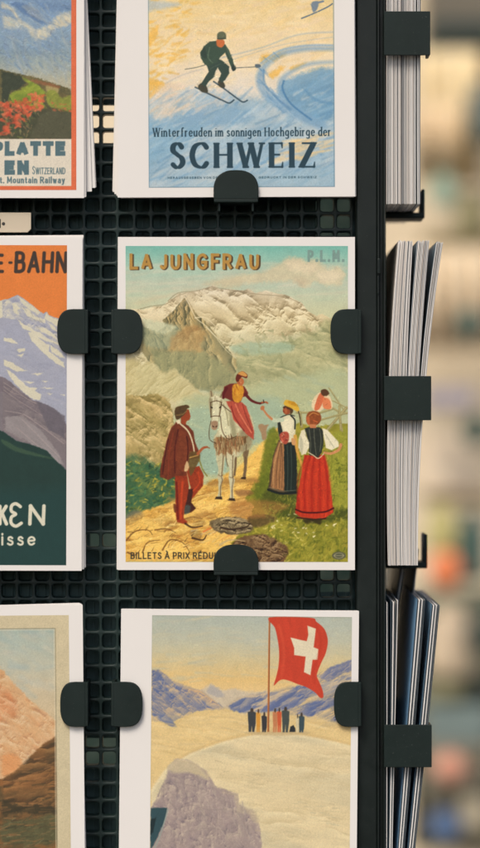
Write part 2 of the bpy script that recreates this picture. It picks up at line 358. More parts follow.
# ---------------------------------------------------------------- the six printed pictures
def art_trail(xs, ys):                       # alpine trail with travellers, gold title
    p = Print(xs, ys, (196, 203, 176)); f = p.frame; P = p.poly; L = p.line
    p.grad([(246, (122, 186, 170)), (254, (140, 192, 174)), (268, (170, 200, 178)), (284, (190, 203, 178)), (310, (202, 203, 176)), (562, (190, 190, 150))], soft=6)
    full = [(125, 246), (349, 246), (349, 563), (125, 563)]
    p.dabs(260, [(125, 262), (349, 262), (349, 300), (125, 300)], 26, 3, -3, [(205, 205, 178), (182, 200, 176), (214, 206, 180)], .35, 8, 1.2)
    # clouds
    f(230, 230, 3.4286)
    for q, c in (([(0, 165), (60, 150), (120, 140), (160, 120), (190, 98), (225, 92), (262, 105), (300, 100), (330, 130), (370, 125), (395, 150), (380, 185), (330, 192), (290, 178), (262, 195), (235, 180), (170, 178), (60, 185), (-60, 190)], (214, 201, 164)),
                 ([(190, 112), (225, 98), (255, 112), (290, 118), (300, 140), (270, 150), (230, 140), (200, 135)], (226, 211, 176)),
                 ([(300, 150), (340, 135), (385, 150), (370, 172), (320, 182)], (228, 214, 180)),
                 ([(225, 165), (262, 172), (255, 192), (235, 186)], (196, 182, 150))):
        P(q, c, 2.2, 3, True, .85, .05, 4)
    f(120, 240, 4)
    P([(60, 245), (160, 225), (260, 200), (330, 190), (330, 205), (200, 225), (80, 262)], (206, 200, 170), 2, 2, True, .7)
    P([(330, 175), (420, 150), (480, 150), (480, 190), (400, 195)], (205, 194, 158), 2, 2, True, .6)
    # the snow massif
    f()
    mass = [(124, 314), (132, 309), (142, 310), (152, 307), (162, 306), (170, 300), (178, 294), (188, 292), (198, 290), (206, 288), (213, 285), (220, 289), (230, 289), (240, 291), (248, 289), (256, 293), (266, 290), (276, 293), (286, 295), (294, 299), (302, 303), (308, 311), (316, 316), (322, 314), (330, 318), (340, 321), (349, 318), (349, 420), (124, 420)]
    p.relief(mass, [(150, 138, 110), (186, 170, 140), (214, 200, 170), (228, 216, 188), (236, 225, 200)], 13, 35, 1.6, 3, 1.1, 1, 1.2)
    P([(124, 318), (140, 313), (165, 309), (178, 312), (172, 326), (150, 334), (124, 334)], (228, 216, 192), 2, 2, True, .55)
    # flanks to the lower right, greener with distance
    fl = [(349, 318), (338, 322), (326, 320), (316, 332), (290, 336), (266, 350), (240, 352), (225, 372), (235, 420), (349, 420)]
    p.relief(fl, [(136, 142, 112), (160, 162, 128), (178, 176, 140), (206, 198, 160)], 16, 15, 2.2, 14, .9, .85, 3, soft=3)
    P([(232, 346), (262, 341), (292, 344), (290, 352), (256, 355), (236, 353)], (164, 190, 176), 2, 2, True, .75)
    P([(228, 336), (250, 333), (282, 336), (300, 334), (292, 340), (256, 342)], (222, 214, 190), 1.4, 2, True, .6)
    # dark rock peak
    pk = [(185.5, 296), (189, 301), (195, 313), (203, 320), (210, 326), (215, 333), (222, 343), (230, 352), (238, 364), (232, 382), (210, 392), (190, 388), (160, 372), (147, 360), (141, 350), (139, 324), (148, 328), (158, 331), (166, 326), (162, 320), (170, 314), (178, 305)]
    p.relief(pk, [(98, 96, 76), (130, 124, 98), (156, 144, 112), (184, 162, 120), (208, 190, 150)], 10, 62, 1.9, 7, 1.25, .97, 2, light=(-1, -.4))
    P([(139, 322), (152, 330), (166, 333), (178, 326), (180, 338), (170, 348), (152, 348), (141, 340)], (150, 166, 152), 2.4, 2, True, .55)
    P([(143, 319), (158, 322), (172, 324), (176, 328), (164, 334), (150, 330)], (204, 208, 186), 1.6, 2, True, .75)
    p.relief([(172, 338), (186, 326), (198, 325), (208, 335), (200, 343), (203, 352), (190, 358), (168, 350)], [(156, 120, 84), (188, 152, 106), (208, 176, 130)], 6, 70, 2, 17, 1.1, .8, 3, soft=2)
    p.relief([(150, 350), (203, 352), (222, 362), (236, 378), (228, 392), (196, 390), (160, 378)], [(112, 116, 92), (138, 140, 112), (158, 156, 122), (186, 176, 138)], 6, 86, 2.6, 19, 1.2, .85, 3, soft=2)
    for q in ([(185, 297), (190, 306), (196, 318), (206, 326), (214, 335), (226, 350), (236, 358)], [(195, 318), (206, 318), (220, 330), (238, 338)], [(206, 327), (220, 340), (232, 345)]):
        L(q, 1.3, (230, 218, 192), a=.75, w1=.5)
    for q in ([(140, 309), (152, 306), (166, 304), (176, 297), (186, 293)], [(168, 301), (178, 293), (196, 291), (212, 286.5)], [(212, 287), (230, 290), (256, 294), (286, 297), (304, 306)]):
        L(q, .8, (140, 126, 100), a=.6, w1=.5)
    f(120, 240, 4)
    # cream hills, lower left
    P([(20, 640), (20, 470), (60, 480), (90, 500), (125, 480), (150, 525), (200, 525), (240, 540), (280, 570), (330, 620), (360, 640)], (196, 180, 140), 1.4, 3, False, .9, .08, 5, -50, 2)
    P([(95, 560), (92, 510), (122, 488), (150, 505), (165, 540), (215, 522), (250, 545), (290, 590), (340, 640), (60, 640)], (217, 204, 168), 1.5, 3, False, .9, .05, 5)
    p.relief([(20, 475), (60, 480), (95, 505), (122, 488), (165, 540), (215, 522), (290, 590), (340, 640), (20, 640)], [(184, 168, 126), (208, 194, 154), (224, 212, 176)], 12, -45, 2, 23, .8, .8, 3, soft=3)
    p.dabs(40, [(20, 470), (120, 490), (250, 545), (330, 640), (20, 640)], 10, 1.4, -38, [(186, 168, 122), (226, 214, 180), (170, 160, 116)], .5, 20, .7)
    f(); p.ridge([(235, 335), (349, 318), (349, 398), (250, 400), (225, 370)], (208, 200, 164), (138, 142, 110), 7, 12, 2, .55, 33)
    # pale distance behind the people
    f()
    P([(178, 408), (196, 396), (225, 392), (262, 384), (300, 376), (349, 372), (349, 450), (178, 470)], (184, 190, 160), 4, 3, True, .9)
    P([(184, 414), (212, 406), (262, 396), (282, 402), (284, 440), (250, 470), (186, 470)], (160, 182, 170), 3, 3, True, .85)
    p.dabs(60, [(190, 390), (349, 372), (349, 410), (280, 440), (190, 440)], 16, 3, 5, [(172, 186, 170), (192, 194, 162), (158, 180, 172)], .4, 20, 1.6)
    P([(125, 330), (349, 330), (349, 440), (125, 440)], (186, 188, 158), 14, 4, False, .28)
    # rocky slope, left
    f(120, 380, 4)
    P([(20, 60), (50, 75), (90, 65), (150, 55), (195, 85), (210, 130), (215, 200), (200, 300), (170, 400), (20, 420)], (204, 182, 134), 1, 4, False, .95, .09, 4, 40, 2, 7, (176, 160, 112), 6)
    P([(20, 120), (60, 100), (120, 150), (160, 200), (150, 300), (60, 260), (20, 200)], (178, 174, 138), 2, 4, True, .6, .08)
    P([(110, 110), (170, 95), (200, 110), (200, 145), (150, 130)], (224, 200, 156), 1.2, 2, True, .8)
    p.dabs(130, [(20, 70), (190, 70), (205, 200), (160, 330), (20, 330)], 12, 1.6, 38, [(230, 206, 160), (150, 140, 96), (186, 150, 104), (140, 146, 112)], .6, 18, .6)
    P([(20, 330), (70, 300), (110, 315), (160, 350), (230, 330), (230, 470), (160, 510), (20, 540)], (112, 130, 92), 2, 4, True, .9, .12, 3, 0, 1, 9, (84, 118, 92), 4)
    p.dabs(150, [(20, 330), (160, 340), (230, 400), (200, 480), (20, 540)], 6, 2.2, -30, [(78, 118, 92), (96, 146, 110), (196, 176, 80), (212, 188, 90), (110, 122, 66), (60, 92, 80)], .65, 50, .7)
    P([(70, 400), (100, 385), (150, 395), (160, 430), (120, 450), (75, 440)], (204, 178, 84), 1, 3, True, .8, .1)
    p.dabs(26, [(85, 320), (140, 320), (150, 380), (95, 380)], 4, 1, 60, [(60, 84, 70), (74, 100, 78)], .7, 60, .4)
    p.relief([(20, 60), (90, 65), (150, 55), (195, 85), (210, 130), (215, 200), (205, 330), (20, 330)], [(126, 114, 74), (164, 150, 104), (198, 176, 130), (224, 204, 160)], 13, 40, 2, 29, 1, .85, 2.5)
    P([(20, 330), (70, 300), (110, 315), (160, 350), (230, 330), (230, 470), (160, 510), (20, 540)], (98, 124, 90), 3, 4, True, .8, .12, 3, 0, 1, 9, (76, 112, 88), 4); p.dabs(150, [(20, 330), (160, 330), (230, 400), (200, 480), (20, 540)], 4, 1.8, -30, [(64, 104, 80), (96, 140, 104), (196, 176, 80), (212, 188, 90), (120, 128, 66), (54, 80, 66)], .75, 60, .5)
    p.ridge([(20, 60), (150, 55), (215, 150), (200, 330), (20, 340)], (232, 210, 166), (128, 118, 80), 5, 42, 2.2, .4, 41)
    # path
    P([(20, 720), (20, 560), (60, 535), (110, 520), (170, 500), (240, 470), (330, 420), (420, 380), (480, 345), (620, 200), (660, 175), (660, 330), (600, 420), (560, 560), (520, 730)], (226, 190, 112), 1.2, 3, False, 1, .07, 5, -15, 2, 3, (214, 170, 92), 9)
    p.dabs(240, [(20, 560), (200, 490), (480, 360), (620, 230), (580, 450), (560, 700), (20, 720)], 14, 2, -12, [(238, 206, 134), (214, 168, 90), (204, 150, 86), (244, 216, 150)], .55, 18, .8)
    P([(120, 560), (190, 545), (230, 560), (225, 590), (160, 590), (100, 580)], (158, 132, 92), 1.5, 2, True, .7)
    P([(190, 470), (290, 480), (330, 450), (400, 440), (480, 400), (480, 420), (380, 460), (320, 480), (240, 500)], (176, 142, 92), 1.5, 2, True, .55)
    P([(20, 545), (60, 520), (95, 540), (60, 570), (20, 580)], (130, 126, 110), 1.5, 2, True, .8)
    for q in ([(40, 590), (80, 570), (110, 580), (150, 600), (120, 630), (80, 620)], [(50, 660), (100, 650), (140, 690)], [(150, 610), (200, 600), (230, 620), (210, 660)], [(30, 630), (70, 670), (120, 690)], [(300, 540), (340, 520), (400, 510)], [(250, 640), (300, 650), (380, 640)]):
        L(q, 1.1, (132, 104, 70), a=.75, w1=.5)
    for q, c in (([(280, 610), (300, 600), (330, 612), (320, 632), (290, 630)], (98, 82, 66)), ([(290, 570), (320, 560), (345, 572), (320, 585), (295, 584)], (120, 96, 70)), ([(345, 545), (370, 530), (385, 545), (365, 558)], (150, 120, 84)),
                 ([(270, 510), (320, 490), (370, 500), (380, 520), (300, 540)], (200, 150, 104)), ([(300, 500), (345, 485), (400, 500), (350, 520)], (226, 190, 140))):
        P(q, c, .8, 1.5, True, .9, .12, 2)
    p.relief([(20, 560), (110, 525), (240, 478), (420, 385), (560, 290), (600, 420), (560, 560), (520, 730), (20, 730)], [(150, 112, 68), (204, 160, 92), (228, 192, 118), (244, 218, 152)], 7, -14, 2.6, 37, .75, .62, 2, soft=2)
    p.ridge([(20, 560), (200, 500), (480, 360), (560, 500), (520, 720), (20, 720)], (244, 216, 150), (176, 130, 76), 4, -12, 2.4, .45, 47)
    p.dabs(30, [(330, 580), (470, 560), (480, 640), (340, 660)], 9, 1.6, -35, [(206, 110, 70), (190, 170, 150), (222, 200, 160), (160, 150, 120)], .7, 20, .5)
    f(120, 380, 4)
    for q in ([(30, 600), (90, 560), (180, 590), (150, 640), (60, 650)], [(60, 670), (160, 640), (260, 660), (240, 710), (80, 710)], [(200, 520), (330, 480), (470, 440), (480, 480), (340, 530), (230, 560)], [(440, 330), (560, 250), (580, 300), (520, 400), (460, 430)], [(330, 620), (460, 610), (460, 680), (360, 690)]):
        P(q, (246, 210, 130), 3, 5, True, .55)
    for q in ([(26, 640), (60, 606), (110, 600), (130, 620)], [(90, 690), (110, 650), (160, 640)], [(170, 680), (200, 640), (250, 650), (280, 690)], [(30, 690), (60, 700), (80, 680)], [(250, 560), (290, 548), (330, 556)], [(140, 600), (190, 596), (220, 610)]):
        L(q, 1.7, (116, 84, 52), a=.7, w1=.6)
    p.dabs(60, [(130, 600), (330, 540), (480, 480), (480, 560), (340, 660), (140, 700)], 7, 1.3, -14, [(160, 118, 70), (250, 224, 160), (196, 140, 80)], .6, 20, .5)
    f(120, 380, 4)
    # meadow, right
    f(230, 380, 3.4286)
    P([(160, 180), (230, 150), (290, 160), (410, 150), (410, 640), (60, 640), (0, 560), (40, 520), (70, 470), (85, 430), (50, 410), (90, 350), (120, 320), (140, 230)], (162, 154, 74), 1, 3, False, 1, .12, 4, -20, 1.6, 4, (138, 138, 62), 7)
    P([(100, 340), (150, 330), (230, 370), (300, 440), (400, 440), (395, 480), (200, 480), (120, 440), (90, 400)], (84, 92, 46), 2.5, 3, True, .8, .1)
    P([(130, 180), (160, 175), (165, 260), (140, 350), (110, 400), (85, 430), (95, 350)], (120, 128, 56), 1.6, 2, True, .9, .1)
    P([(350, 190), (410, 180), (410, 420), (360, 420), (345, 300)], (156, 158, 76), 2, 3, True, .8)
    p.dabs(420, [(60, 480), (230, 380), (410, 200), (410, 640), (60, 640)], 5, 1.4, -75, [(184, 170, 84), (116, 126, 54), (160, 162, 74), (200, 182, 96), (94, 104, 48)], .6, 35, .5)
    p.dabs(130, [(60, 480), (200, 470), (260, 560), (200, 640), (60, 600)], 4, 1.6, 0, [(206, 186, 98), (220, 204, 130), (150, 146, 66)], .7, 50, .5)
    p.dabs(24, [(90, 460), (300, 460), (400, 500), (300, 540), (120, 510)], 2.2, 1.8, 0, [(236, 226, 196)], .85, 60, .4)
    P([(-60, 480), (20, 470), (70, 490), (75, 520), (0, 530), (-60, 510)], (116, 104, 82), .8, 2, True, .95, .14, 3)
    P([(-50, 482), (20, 472), (60, 484), (20, 498), (-40, 494)], (158, 140, 110), 1, 1.5, True, .8, .1)
    P([(10, 560), (60, 535), (120, 530), (180, 560), (200, 590), (160, 640), (20, 640)], (118, 92, 70), 1, 2, True, 1, .16, 3)
    P([(60, 540), (120, 534), (170, 562), (120, 580), (60, 570)], (154, 128, 100), 1.2, 2, True, .7, .12)
    P([(60, 470), (110, 460), (160, 470), (120, 500), (70, 500)], (104, 86, 64), 1.2, 2, True, .8, .12)
    P([(0, 420), (80, 410), (200, 430), (120, 470), (20, 470)], (176, 130, 84), 2, 2, True, .6)
    p.relief([(10, 560), (60, 535), (120, 530), (180, 560), (200, 590), (160, 640), (20, 640)], [(58, 44, 34), (104, 82, 62), (150, 126, 98), (184, 160, 130)], 5, 20, 1.8, 43, 1.2, .85, 2, soft=1); p.relief([(-60, 484), (0, 470), (50, 474), (76, 500), (70, 522), (0, 530), (-55, 512)], [(62, 54, 44), (112, 100, 80), (164, 148, 120), (198, 180, 148)], 4, 10, 2, 45, 1.2, .9, 1.4, soft=.6)
    p.ridge([(10, 560), (120, 530), (200, 590), (160, 640), (20, 640)], (170, 146, 116), (70, 54, 42), 2.5, 20, 2, .7, 51); p.ridge([(-60, 480), (70, 490), (60, 525), (-40, 520)], (176, 160, 130), (70, 62, 50), 2.5, 10, 2, .7, 53)
    p.ridge([(160, 190), (400, 180), (410, 640), (200, 640), (110, 440)], (186, 180, 96), (86, 98, 44), 4, -60, 1.5, .5, 57)
    # leaning timber fence with a seated figure
    for q, w in (([(340, 28), (395, 110)], 1.3), ([(335, 170), (400, 95)], 3), ([(345, 92), (372, 108), (385, 175)], 2), ([(230, 112), (310, 112), (350, 100)], 2.2), ([(375, 90), (380, 170)], 2.4), ([(300, 140), (380, 118), (410, 112)], 2), ([(240, 112), (246, 160)], 3), ([(410, 100), (330, 60)], 1)):
        L(q, w, (158, 150, 112), False, .9); L([(a, b-2) for a, b in q], w*.35, (196, 184, 142), False, .7)
    P([(280, 90), (292, 55), (318, 40), (345, 62), (350, 95), (320, 100), (300, 110)], (228, 206, 176), .6, 1, True, .95)
    P([(300, 60), (312, 44), (322, 62), (306, 100), (290, 100)], (206, 116, 84), .5, .6, True, .9)
    P([(318, 62), (340, 66), (346, 96), (322, 98)], (218, 130, 92), .6, .8, True, .85)
    P([(312, 36), (330, 32), (340, 46), (328, 56), (314, 50)], (104, 78, 56), .5, .4, True)
    # far walker
    P([(96, 158), (106, 150), (120, 155), (132, 152), (126, 170), (124, 200), (112, 204), (106, 180)], (170, 140, 112), .5, .5, True, .9)
    # woman with straw hat
    f(260, 380, 5.3333)
    P([(100, 320), (72, 400), (56, 480), (44, 580), (110, 612), (190, 610), (200, 500), (190, 330)], (98, 82, 66), .6, .8)
    P([(100, 330), (70, 430), (58, 575), (128, 590), (130, 440), (128, 330)], (166, 126, 92), .6, .8, amp=.12, ts=1.2, ang=95, st=6)
    P([(128, 345), (180, 330), (196, 430), (195, 600), (132, 596)], (52, 62, 58), .6, .6, amp=.1, ts=1.4, ang=92, st=6)
    for x in (75, 90, 108, 120): L([(110+(x-95)*.25, 340), (x, 460), (x-4, 575)], .8, (206, 166, 124) if x % 2 else (110, 84, 66), a=.7)
    for x in (145, 165): L([(x, 350), (x+4, 470), (x, 590)], .7, (104, 116, 108), a=.6)
    L([(44, 585), (110, 605), (192, 600)], 2.2, (46, 54, 50)); L([(50, 572), (110, 592), (190, 588)], .6, (150, 150, 130), a=.6)
    P([(92, 225), (110, 200), (150, 188), (185, 190), (192, 240), (186, 330), (112, 335), (100, 290)], (214, 206, 182), .6, .5)
    P([(94, 228), (108, 222), (120, 270), (124, 322), (106, 318), (96, 270)], (60, 66, 62), .5, .4)
    L([(165, 190), (186, 215), (186, 260)], 1.5, (60, 66, 62)); L([(110, 200), (150, 184), (184, 192)], .9, (60, 66, 62))
    P([(120, 215), (160, 205), (178, 235), (150, 290), (128, 262)], (228, 220, 198), .8, .6, True)
    L([(118, 212), (84, 216), (62, 206)], 4.2, (196, 204, 184), w1=3); L([(62, 208), (38, 185), (14, 152)], 2.6, (196, 140, 104), w1=1.6)
    P([(2, 150), (10, 138), (24, 142), (20, 160), (6, 160)], (190, 130, 94), .5, 0, True); L([(0, 128), (16, 118), (38, 122)], 1.2, (92, 66, 50))
    P([(105, 290), (140, 275), (156, 300), (142, 340), (116, 330)], (176, 96, 80), .6, .8, True); p.dabs(14, [(108, 285), (150, 285), (150, 335), (110, 335)], 2, 1, 30, [(214, 190, 160), (120, 50, 50), (220, 130, 110)], .8, 80, .4)
    P([(124, 152), (134, 140), (158, 148), (160, 176), (140, 184), (124, 172)], (156, 92, 64), .5, .3, True)
    P([(122, 148), (140, 136), (170, 150), (176, 170), (160, 186), (158, 160)], (92, 66, 44), .5, .3, True, .9)
    P([(132, 112), (148, 106), (196, 128), (210, 160), (198, 168), (170, 152), (130, 132)], (216, 178, 82), .5, .3, True); P([(150, 112), (185, 118), (196, 140), (160, 130)], (196, 152, 60), .5, .3, True)
    L([(205, 168), (214, 200), (218, 240)], 1, (80, 74, 60)); L([(188, 300), (200, 380), (222, 450), (232, 500)], 3.6, (206, 164, 92), w1=1.2)
    P([(168, 312), (188, 316), (190, 345), (172, 345)], (206, 160, 118), .5, .3, True)
    L([(128, 150), (134, 150)], .7, (50, 34, 28)); L([(124, 166), (130, 168)], .6, (120, 50, 44)); P([(130, 150), (142, 150), (146, 172), (134, 178)], (186, 118, 84), .5, .2, True, .7)
    # woman in the red skirt
    P([(236, 400), (345, 400), (362, 470), (380, 600), (392, 705), (350, 735), (290, 742), (220, 732), (188, 712), (200, 600), (222, 500)], (190, 76, 52), .6, .6, amp=.09, ts=1.3, ang=92, st=7)
    for i, x in enumerate((205, 222, 240, 258, 278, 300, 322, 342, 360, 375)):
        L([(245+(x-205)*.62, 405), (x-2+(x-290)*.02, 540), (x, 700)], 1.1 if i % 2 else 1.5, (214, 86, 58) if i % 2 else (150, 40, 30), a=.4, w1=2.2, soft=.8)
    L([(190, 690), (230, 705), (290, 708), (350, 702), (392, 684)], 1.6, (92, 26, 26)); L([(200, 734), (290, 744), (350, 738)], 1.4, (88, 40, 30))
    P([(232, 745), (280, 740), (330, 742), (320, 770), (280, 758), (250, 768)], (70, 62, 34), 1, 1, True, .8)
    P([(238, 258), (270, 250), (318, 252), (338, 270), (340, 330), (330, 385), (312, 415), (262, 398), (258, 330)], (66, 70, 64), .5, .4, amp=.1)
    for q in ([(262, 262), (270, 330), (268, 390)], [(318, 262), (326, 320), (320, 380)], [(288, 255), (292, 330), (300, 400)]): L(q, .6, (150, 150, 134), a=.6)
    L([(256, 385), (285, 402), (310, 418), (335, 400), (342, 385)], .9, (214, 202, 176))
    P([(240, 262), (220, 270), (206, 320), (204, 360), (222, 400), (245, 395), (262, 360), (262, 330), (246, 300)], (222, 214, 192), .6, .6); P([(215, 300), (230, 330), (226, 390), (212, 370)], (180, 178, 160), .8, .5, True, .7)
    P([(332, 255), (362, 268), (392, 300), (420, 330), (422, 355), (385, 375), (352, 362), (344, 320)], (226, 218, 198), .6, .6); L([(350, 290), (375, 330), (395, 360)], 1, (178, 176, 156), a=.7)
    L([(432, 345), (420, 372), (380, 392), (345, 388)], 3, (204, 150, 112), w1=2.4)
    P([(250, 185), (268, 168), (300, 166), (322, 182), (326, 212), (304, 240), (268, 242), (248, 222)], (150, 92, 58), .6, .5, True, 1, .12, 1.5); P([(246, 200), (262, 196), (266, 230), (256, 238)], (186, 112, 76), .5, .3, True)
    L([(262, 190), (285, 175), (312, 186)], 1, (206, 150, 96), a=.8); L([(285, 215), (305, 225)], 1, (220, 120, 80), a=.7); P([(262, 236), (298, 236), (300, 256), (268, 256)], (196, 134, 98), .5, .2)
    # pale horse with rider
    f(200, 360, 5.65)
    sh = [(40, 690), (180, 668), (300, 665), (330, 690), (180, 700), (80, 715)]
    P(sh, (170, 134, 84), 1.5, 1, True, .7); P([(200, 740), (280, 735), (300, 760), (220, 770)], (140, 104, 76), 1.2, 1, True, .7)
    P([(240, 440), (282, 440), (276, 520), (268, 560), (264, 620), (258, 668), (240, 668), (250, 600), (244, 540)], (134, 116, 92), .5, .4)
    P([(192, 500), (212, 500), (206, 600), (200, 655), (188, 655), (194, 590)], (128, 110, 88), .5, .3)
    P([(120, 230), (160, 240), (230, 270), (286, 310), (306, 380), (300, 440), (280, 500), (240, 520), (206, 548), (150, 556), (104, 540), (84, 500), (78, 440), (100, 400), (120, 330)], (198, 192, 164), .7, 1, True, 1, .05)
    P([(230, 400), (300, 400), (300, 450), (276, 500), (240, 520), (214, 500)], (158, 148, 122), 1.4, 1, True, .9)
    P([(90, 500), (140, 500), (142, 560), (134, 610), (128, 650), (132, 670), (122, 700), (120, 762), (126, 784), (92, 784), (104, 750), (104, 690), (98, 660), (104, 620), (92, 560)], (196, 190, 162), .5, .4)
    P([(148, 500), (204, 500), (196, 560), (190, 620), (188, 655), (196, 680), (188, 720), (188, 765), (196, 792), (164, 790), (172, 750), (168, 700), (162, 665), (166, 620), (152, 560)], (204, 198, 172), .5, .4)
    for q in ([(132, 540), (126, 620), (122, 660), (126, 680), (116, 720), (116, 770)], [(186, 540), (184, 620), (184, 655), (188, 680), (182, 720), (182, 780)], [(262, 480), (258, 560), (252, 660)], [(146, 470), (148, 560), (158, 600)]): L(q, 1.1, (120, 102, 80), a=.75)
    for q in ([(104, 650), (118, 656), (128, 650)], [(166, 660), (178, 666), (190, 658)]): L(q, .8, (110, 92, 72), a=.7)
    P([(90, 772), (124, 772), (126, 788), (84, 786)], (78, 64, 50), .5); P([(164, 780), (196, 782), (200, 797), (160, 794)], (78, 64, 50), .5); P([(236, 662), (260, 660), (258, 675), (228, 672)], (78, 64, 50), .5)
    P([(118, 250), (146, 290), (172, 370), (170, 440), (130, 440), (108, 400), (112, 330)], (216, 212, 186), 1, 1, True, .85); P([(168, 290), (192, 350), (206, 420), (186, 450), (172, 380)], (150, 146, 120), 1.2, 1, True, .7)
    L([(132, 250), (150, 300), (160, 370)], 1.2, (140, 130, 104), a=.6)
    P([(76, 446), (110, 432), (150, 446), (200, 430), (270, 430), (262, 470), (228, 486), (220, 520), (190, 510), (180, 536), (156, 520), (140, 546), (124, 524), (104, 540), (94, 508), (82, 500)], (140, 112, 80), .7, 2, False, .8, .14, 1.2, 88, 4)
    p.dabs(120, [(78, 440), (268, 434), (224, 530), (92, 540)], 7, .7, 86, [(92, 68, 48), (196, 164, 124), (160, 100, 72), (212, 192, 156)], .8, 14, .32)
    P([(54, 214), (80, 200), (112, 206), (128, 222), (126, 262), (114, 310), (104, 350), (100, 380), (84, 396), (66, 388), (60, 360), (62, 320), (50, 262)], (212, 207, 182), .5, .4, True)
    P([(52, 216), (70, 224), (70, 290), (66, 340), (52, 270)], (150, 142, 116), .7, .4, True, .85); P([(112, 230), (126, 232), (116, 300), (104, 350), (108, 290)], (166, 156, 128), .6, .4, True, .8)
    P([(64, 352), (84, 344), (102, 352), (98, 384), (82, 396), (66, 386)], (158, 128, 106), .6, .3, True, .85); L([(72, 374), (78, 378)], .9, (80, 60, 50)); L([(90, 378), (95, 374)], .9, (80, 60, 50))
    P([(56, 212), (54, 180), (62, 166), (74, 186), (78, 206)], (176, 164, 136), .4, .2); P([(108, 210), (122, 178), (132, 170), (136, 192), (126, 220)], (176, 164, 136), .4, .2); L([(62, 176), (66, 204)], .8, (104, 86, 68), a=.8); L([(128, 180), (118, 208)], .8, (104, 86, 68), a=.8)
    p.dabs(12, [(78, 196), (104, 196), (100, 236), (84, 236)], 4, .7, 85, [(150, 136, 108), (226, 220, 196)], .8, 12, .3)
    for q in ([(60, 322), (82, 316), (110, 318)], [(60, 240), (62, 322)], [(122, 240), (110, 318)], [(60, 240), (92, 230), (122, 240)], [(62, 345), (52, 400), (56, 450), (90, 470)], [(116, 320), (126, 400), (160, 446), (206, 430)], [(120, 250), (170, 290), (196, 300)]):
        L(q, .75, (88, 66, 50), a=.85)
    L([(62, 266), (69, 270)], 1.1, (44, 34, 28)); L([(118, 264), (111, 269)], 1.1, (44, 34, 28))
    P([(146, 234), (190, 228), (240, 240), (262, 262), (282, 320), (306, 400), (304, 450), (262, 420), (220, 370), (190, 340), (176, 290)], (184, 98, 82), .6, .6, False, 1, .1, 2, 60, 3)
    L([(200, 250), (228, 310), (290, 410)], 1.4, (216, 136, 112), a=.8); L([(176, 262), (200, 330), (250, 400)], 1.2, (130, 56, 52), a=.7); L([(240, 250), (262, 320), (296, 400)], 1, (130, 62, 56), a=.6)
    P([(136, 150), (170, 134), (210, 132), (250, 148), (272, 185), (268, 205), (240, 210), (228, 240), (190, 236), (150, 218), (128, 212)], (124, 64, 58), .6, .5)
    P([(188, 140), (232, 136), (248, 170), (238, 214), (220, 240), (190, 230), (182, 190)], (206, 152, 66), .5, .6, True, 1, .1); p.dabs(16, [(186, 145), (240, 145), (235, 225), (190, 225)], 3, 1, 80, [(232, 190, 100), (170, 104, 46)], .7, 20, .4)
    L([(150, 160), (134, 190), (132, 214)], 3, (110, 44, 48), w1=2.4); L([(258, 195), (290, 228), (330, 244), (360, 240)], 3, (112, 54, 52), w1=1.8); L([(350, 240), (372, 238), (382, 244)], 1.6, (176, 116, 84)); L([(358, 226), (362, 240)], .8, (60, 50, 44))
    P([(206, 104), (222, 96), (244, 108), (248, 130), (232, 146), (212, 134)], (186, 120, 84), .5, .2, True); P([(202, 100), (212, 78), (240, 64), (268, 84), (262, 104), (236, 96), (214, 122), (204, 118)], (116, 60, 46), .5, .3, True); P([(214, 76), (240, 64), (266, 84), (258, 94), (226, 84)], (206, 158, 100), .5, .2, True)
    L([(214, 118), (218, 119)], .8, (60, 40, 32)); L([(228, 118), (232, 119)], .8, (60, 40, 32)); L([(216, 128), (226, 130)], .6, (130, 60, 50), a=.7); P([(222, 112), (232, 112), (236, 126), (228, 134)], (212, 150, 110), .5, .2, True, .7)
    # man in the brown suit
    f(150, 390, 6.05)
    P([(150, 800), (230, 770), (340, 735), (340, 760), (240, 800)], (176, 140, 90), 1.2, 1, True, .6)
    P([(216, 470), (300, 460), (326, 520), (320, 580), (270, 640), (232, 690), (228, 740), (204, 742), (214, 660), (246, 590)], (160, 78, 50), .6, .6, False, 1, .1, 2, 70, 2)
    P([(222, 600), (262, 600), (250, 680), (280, 715), (250, 740), (206, 750), (216, 680)], (88, 54, 44), .6, .5); P([(206, 700), (244, 700), (240, 740), (210, 750)], (92, 108, 108), .8, .5, True, .7)
    P([(150, 520), (222, 500), (236, 580), (224, 660), (206, 730), (204, 775), (228, 800), (212, 812), (164, 798), (156, 760), (154, 660)], (158, 76, 48), .6, .5, False, 1, .1, 2, 85, 2)
    L([(196, 560), (190, 660), (186, 780)], 2, (204, 90, 56), a=.7); L([(160, 560), (166, 680), (168, 780)], 1.8, (112, 42, 32), a=.7); L([(290, 500), (300, 560), (262, 610)], 1.6, (204, 92, 58), a=.6)
    P([(142, 690), (160, 700), (160, 740), (146, 735)], (110, 62, 46), .6, .5, True, .8)
    P([(158, 196), (182, 190), (230, 215), (262, 250), (272, 310), (298, 380), (296, 410), (240, 420), (224, 470), (218, 520), (160, 520), (110, 545), (62, 525), (60, 480), (84, 380), (104, 290), (130, 225)], (124, 72, 52), .6, .6, False, 1, .12, 2, 100, 3)
    for q, c in (([(110, 300), (90, 400), (76, 510)], (84, 38, 34)), ([(140, 260), (116, 380), (110, 530)], (146, 78, 58)), ([(170, 240), (150, 360), (150, 500)], (88, 40, 36)), ([(230, 240), (256, 320), (270, 390)], (90, 40, 34)), ([(196, 330), (210, 400), (190, 480)], (170, 86, 56))): L(q, 1.2, c, a=.7)
    P([(176, 250), (214, 262), (226, 340), (224, 440), (212, 486), (188, 490), (166, 440), (164, 380), (180, 330)], (132, 78, 56), .6, .5, True, 1, .1); L([(222, 280), (230, 360), (222, 450)], 1, (80, 36, 32), a=.8)
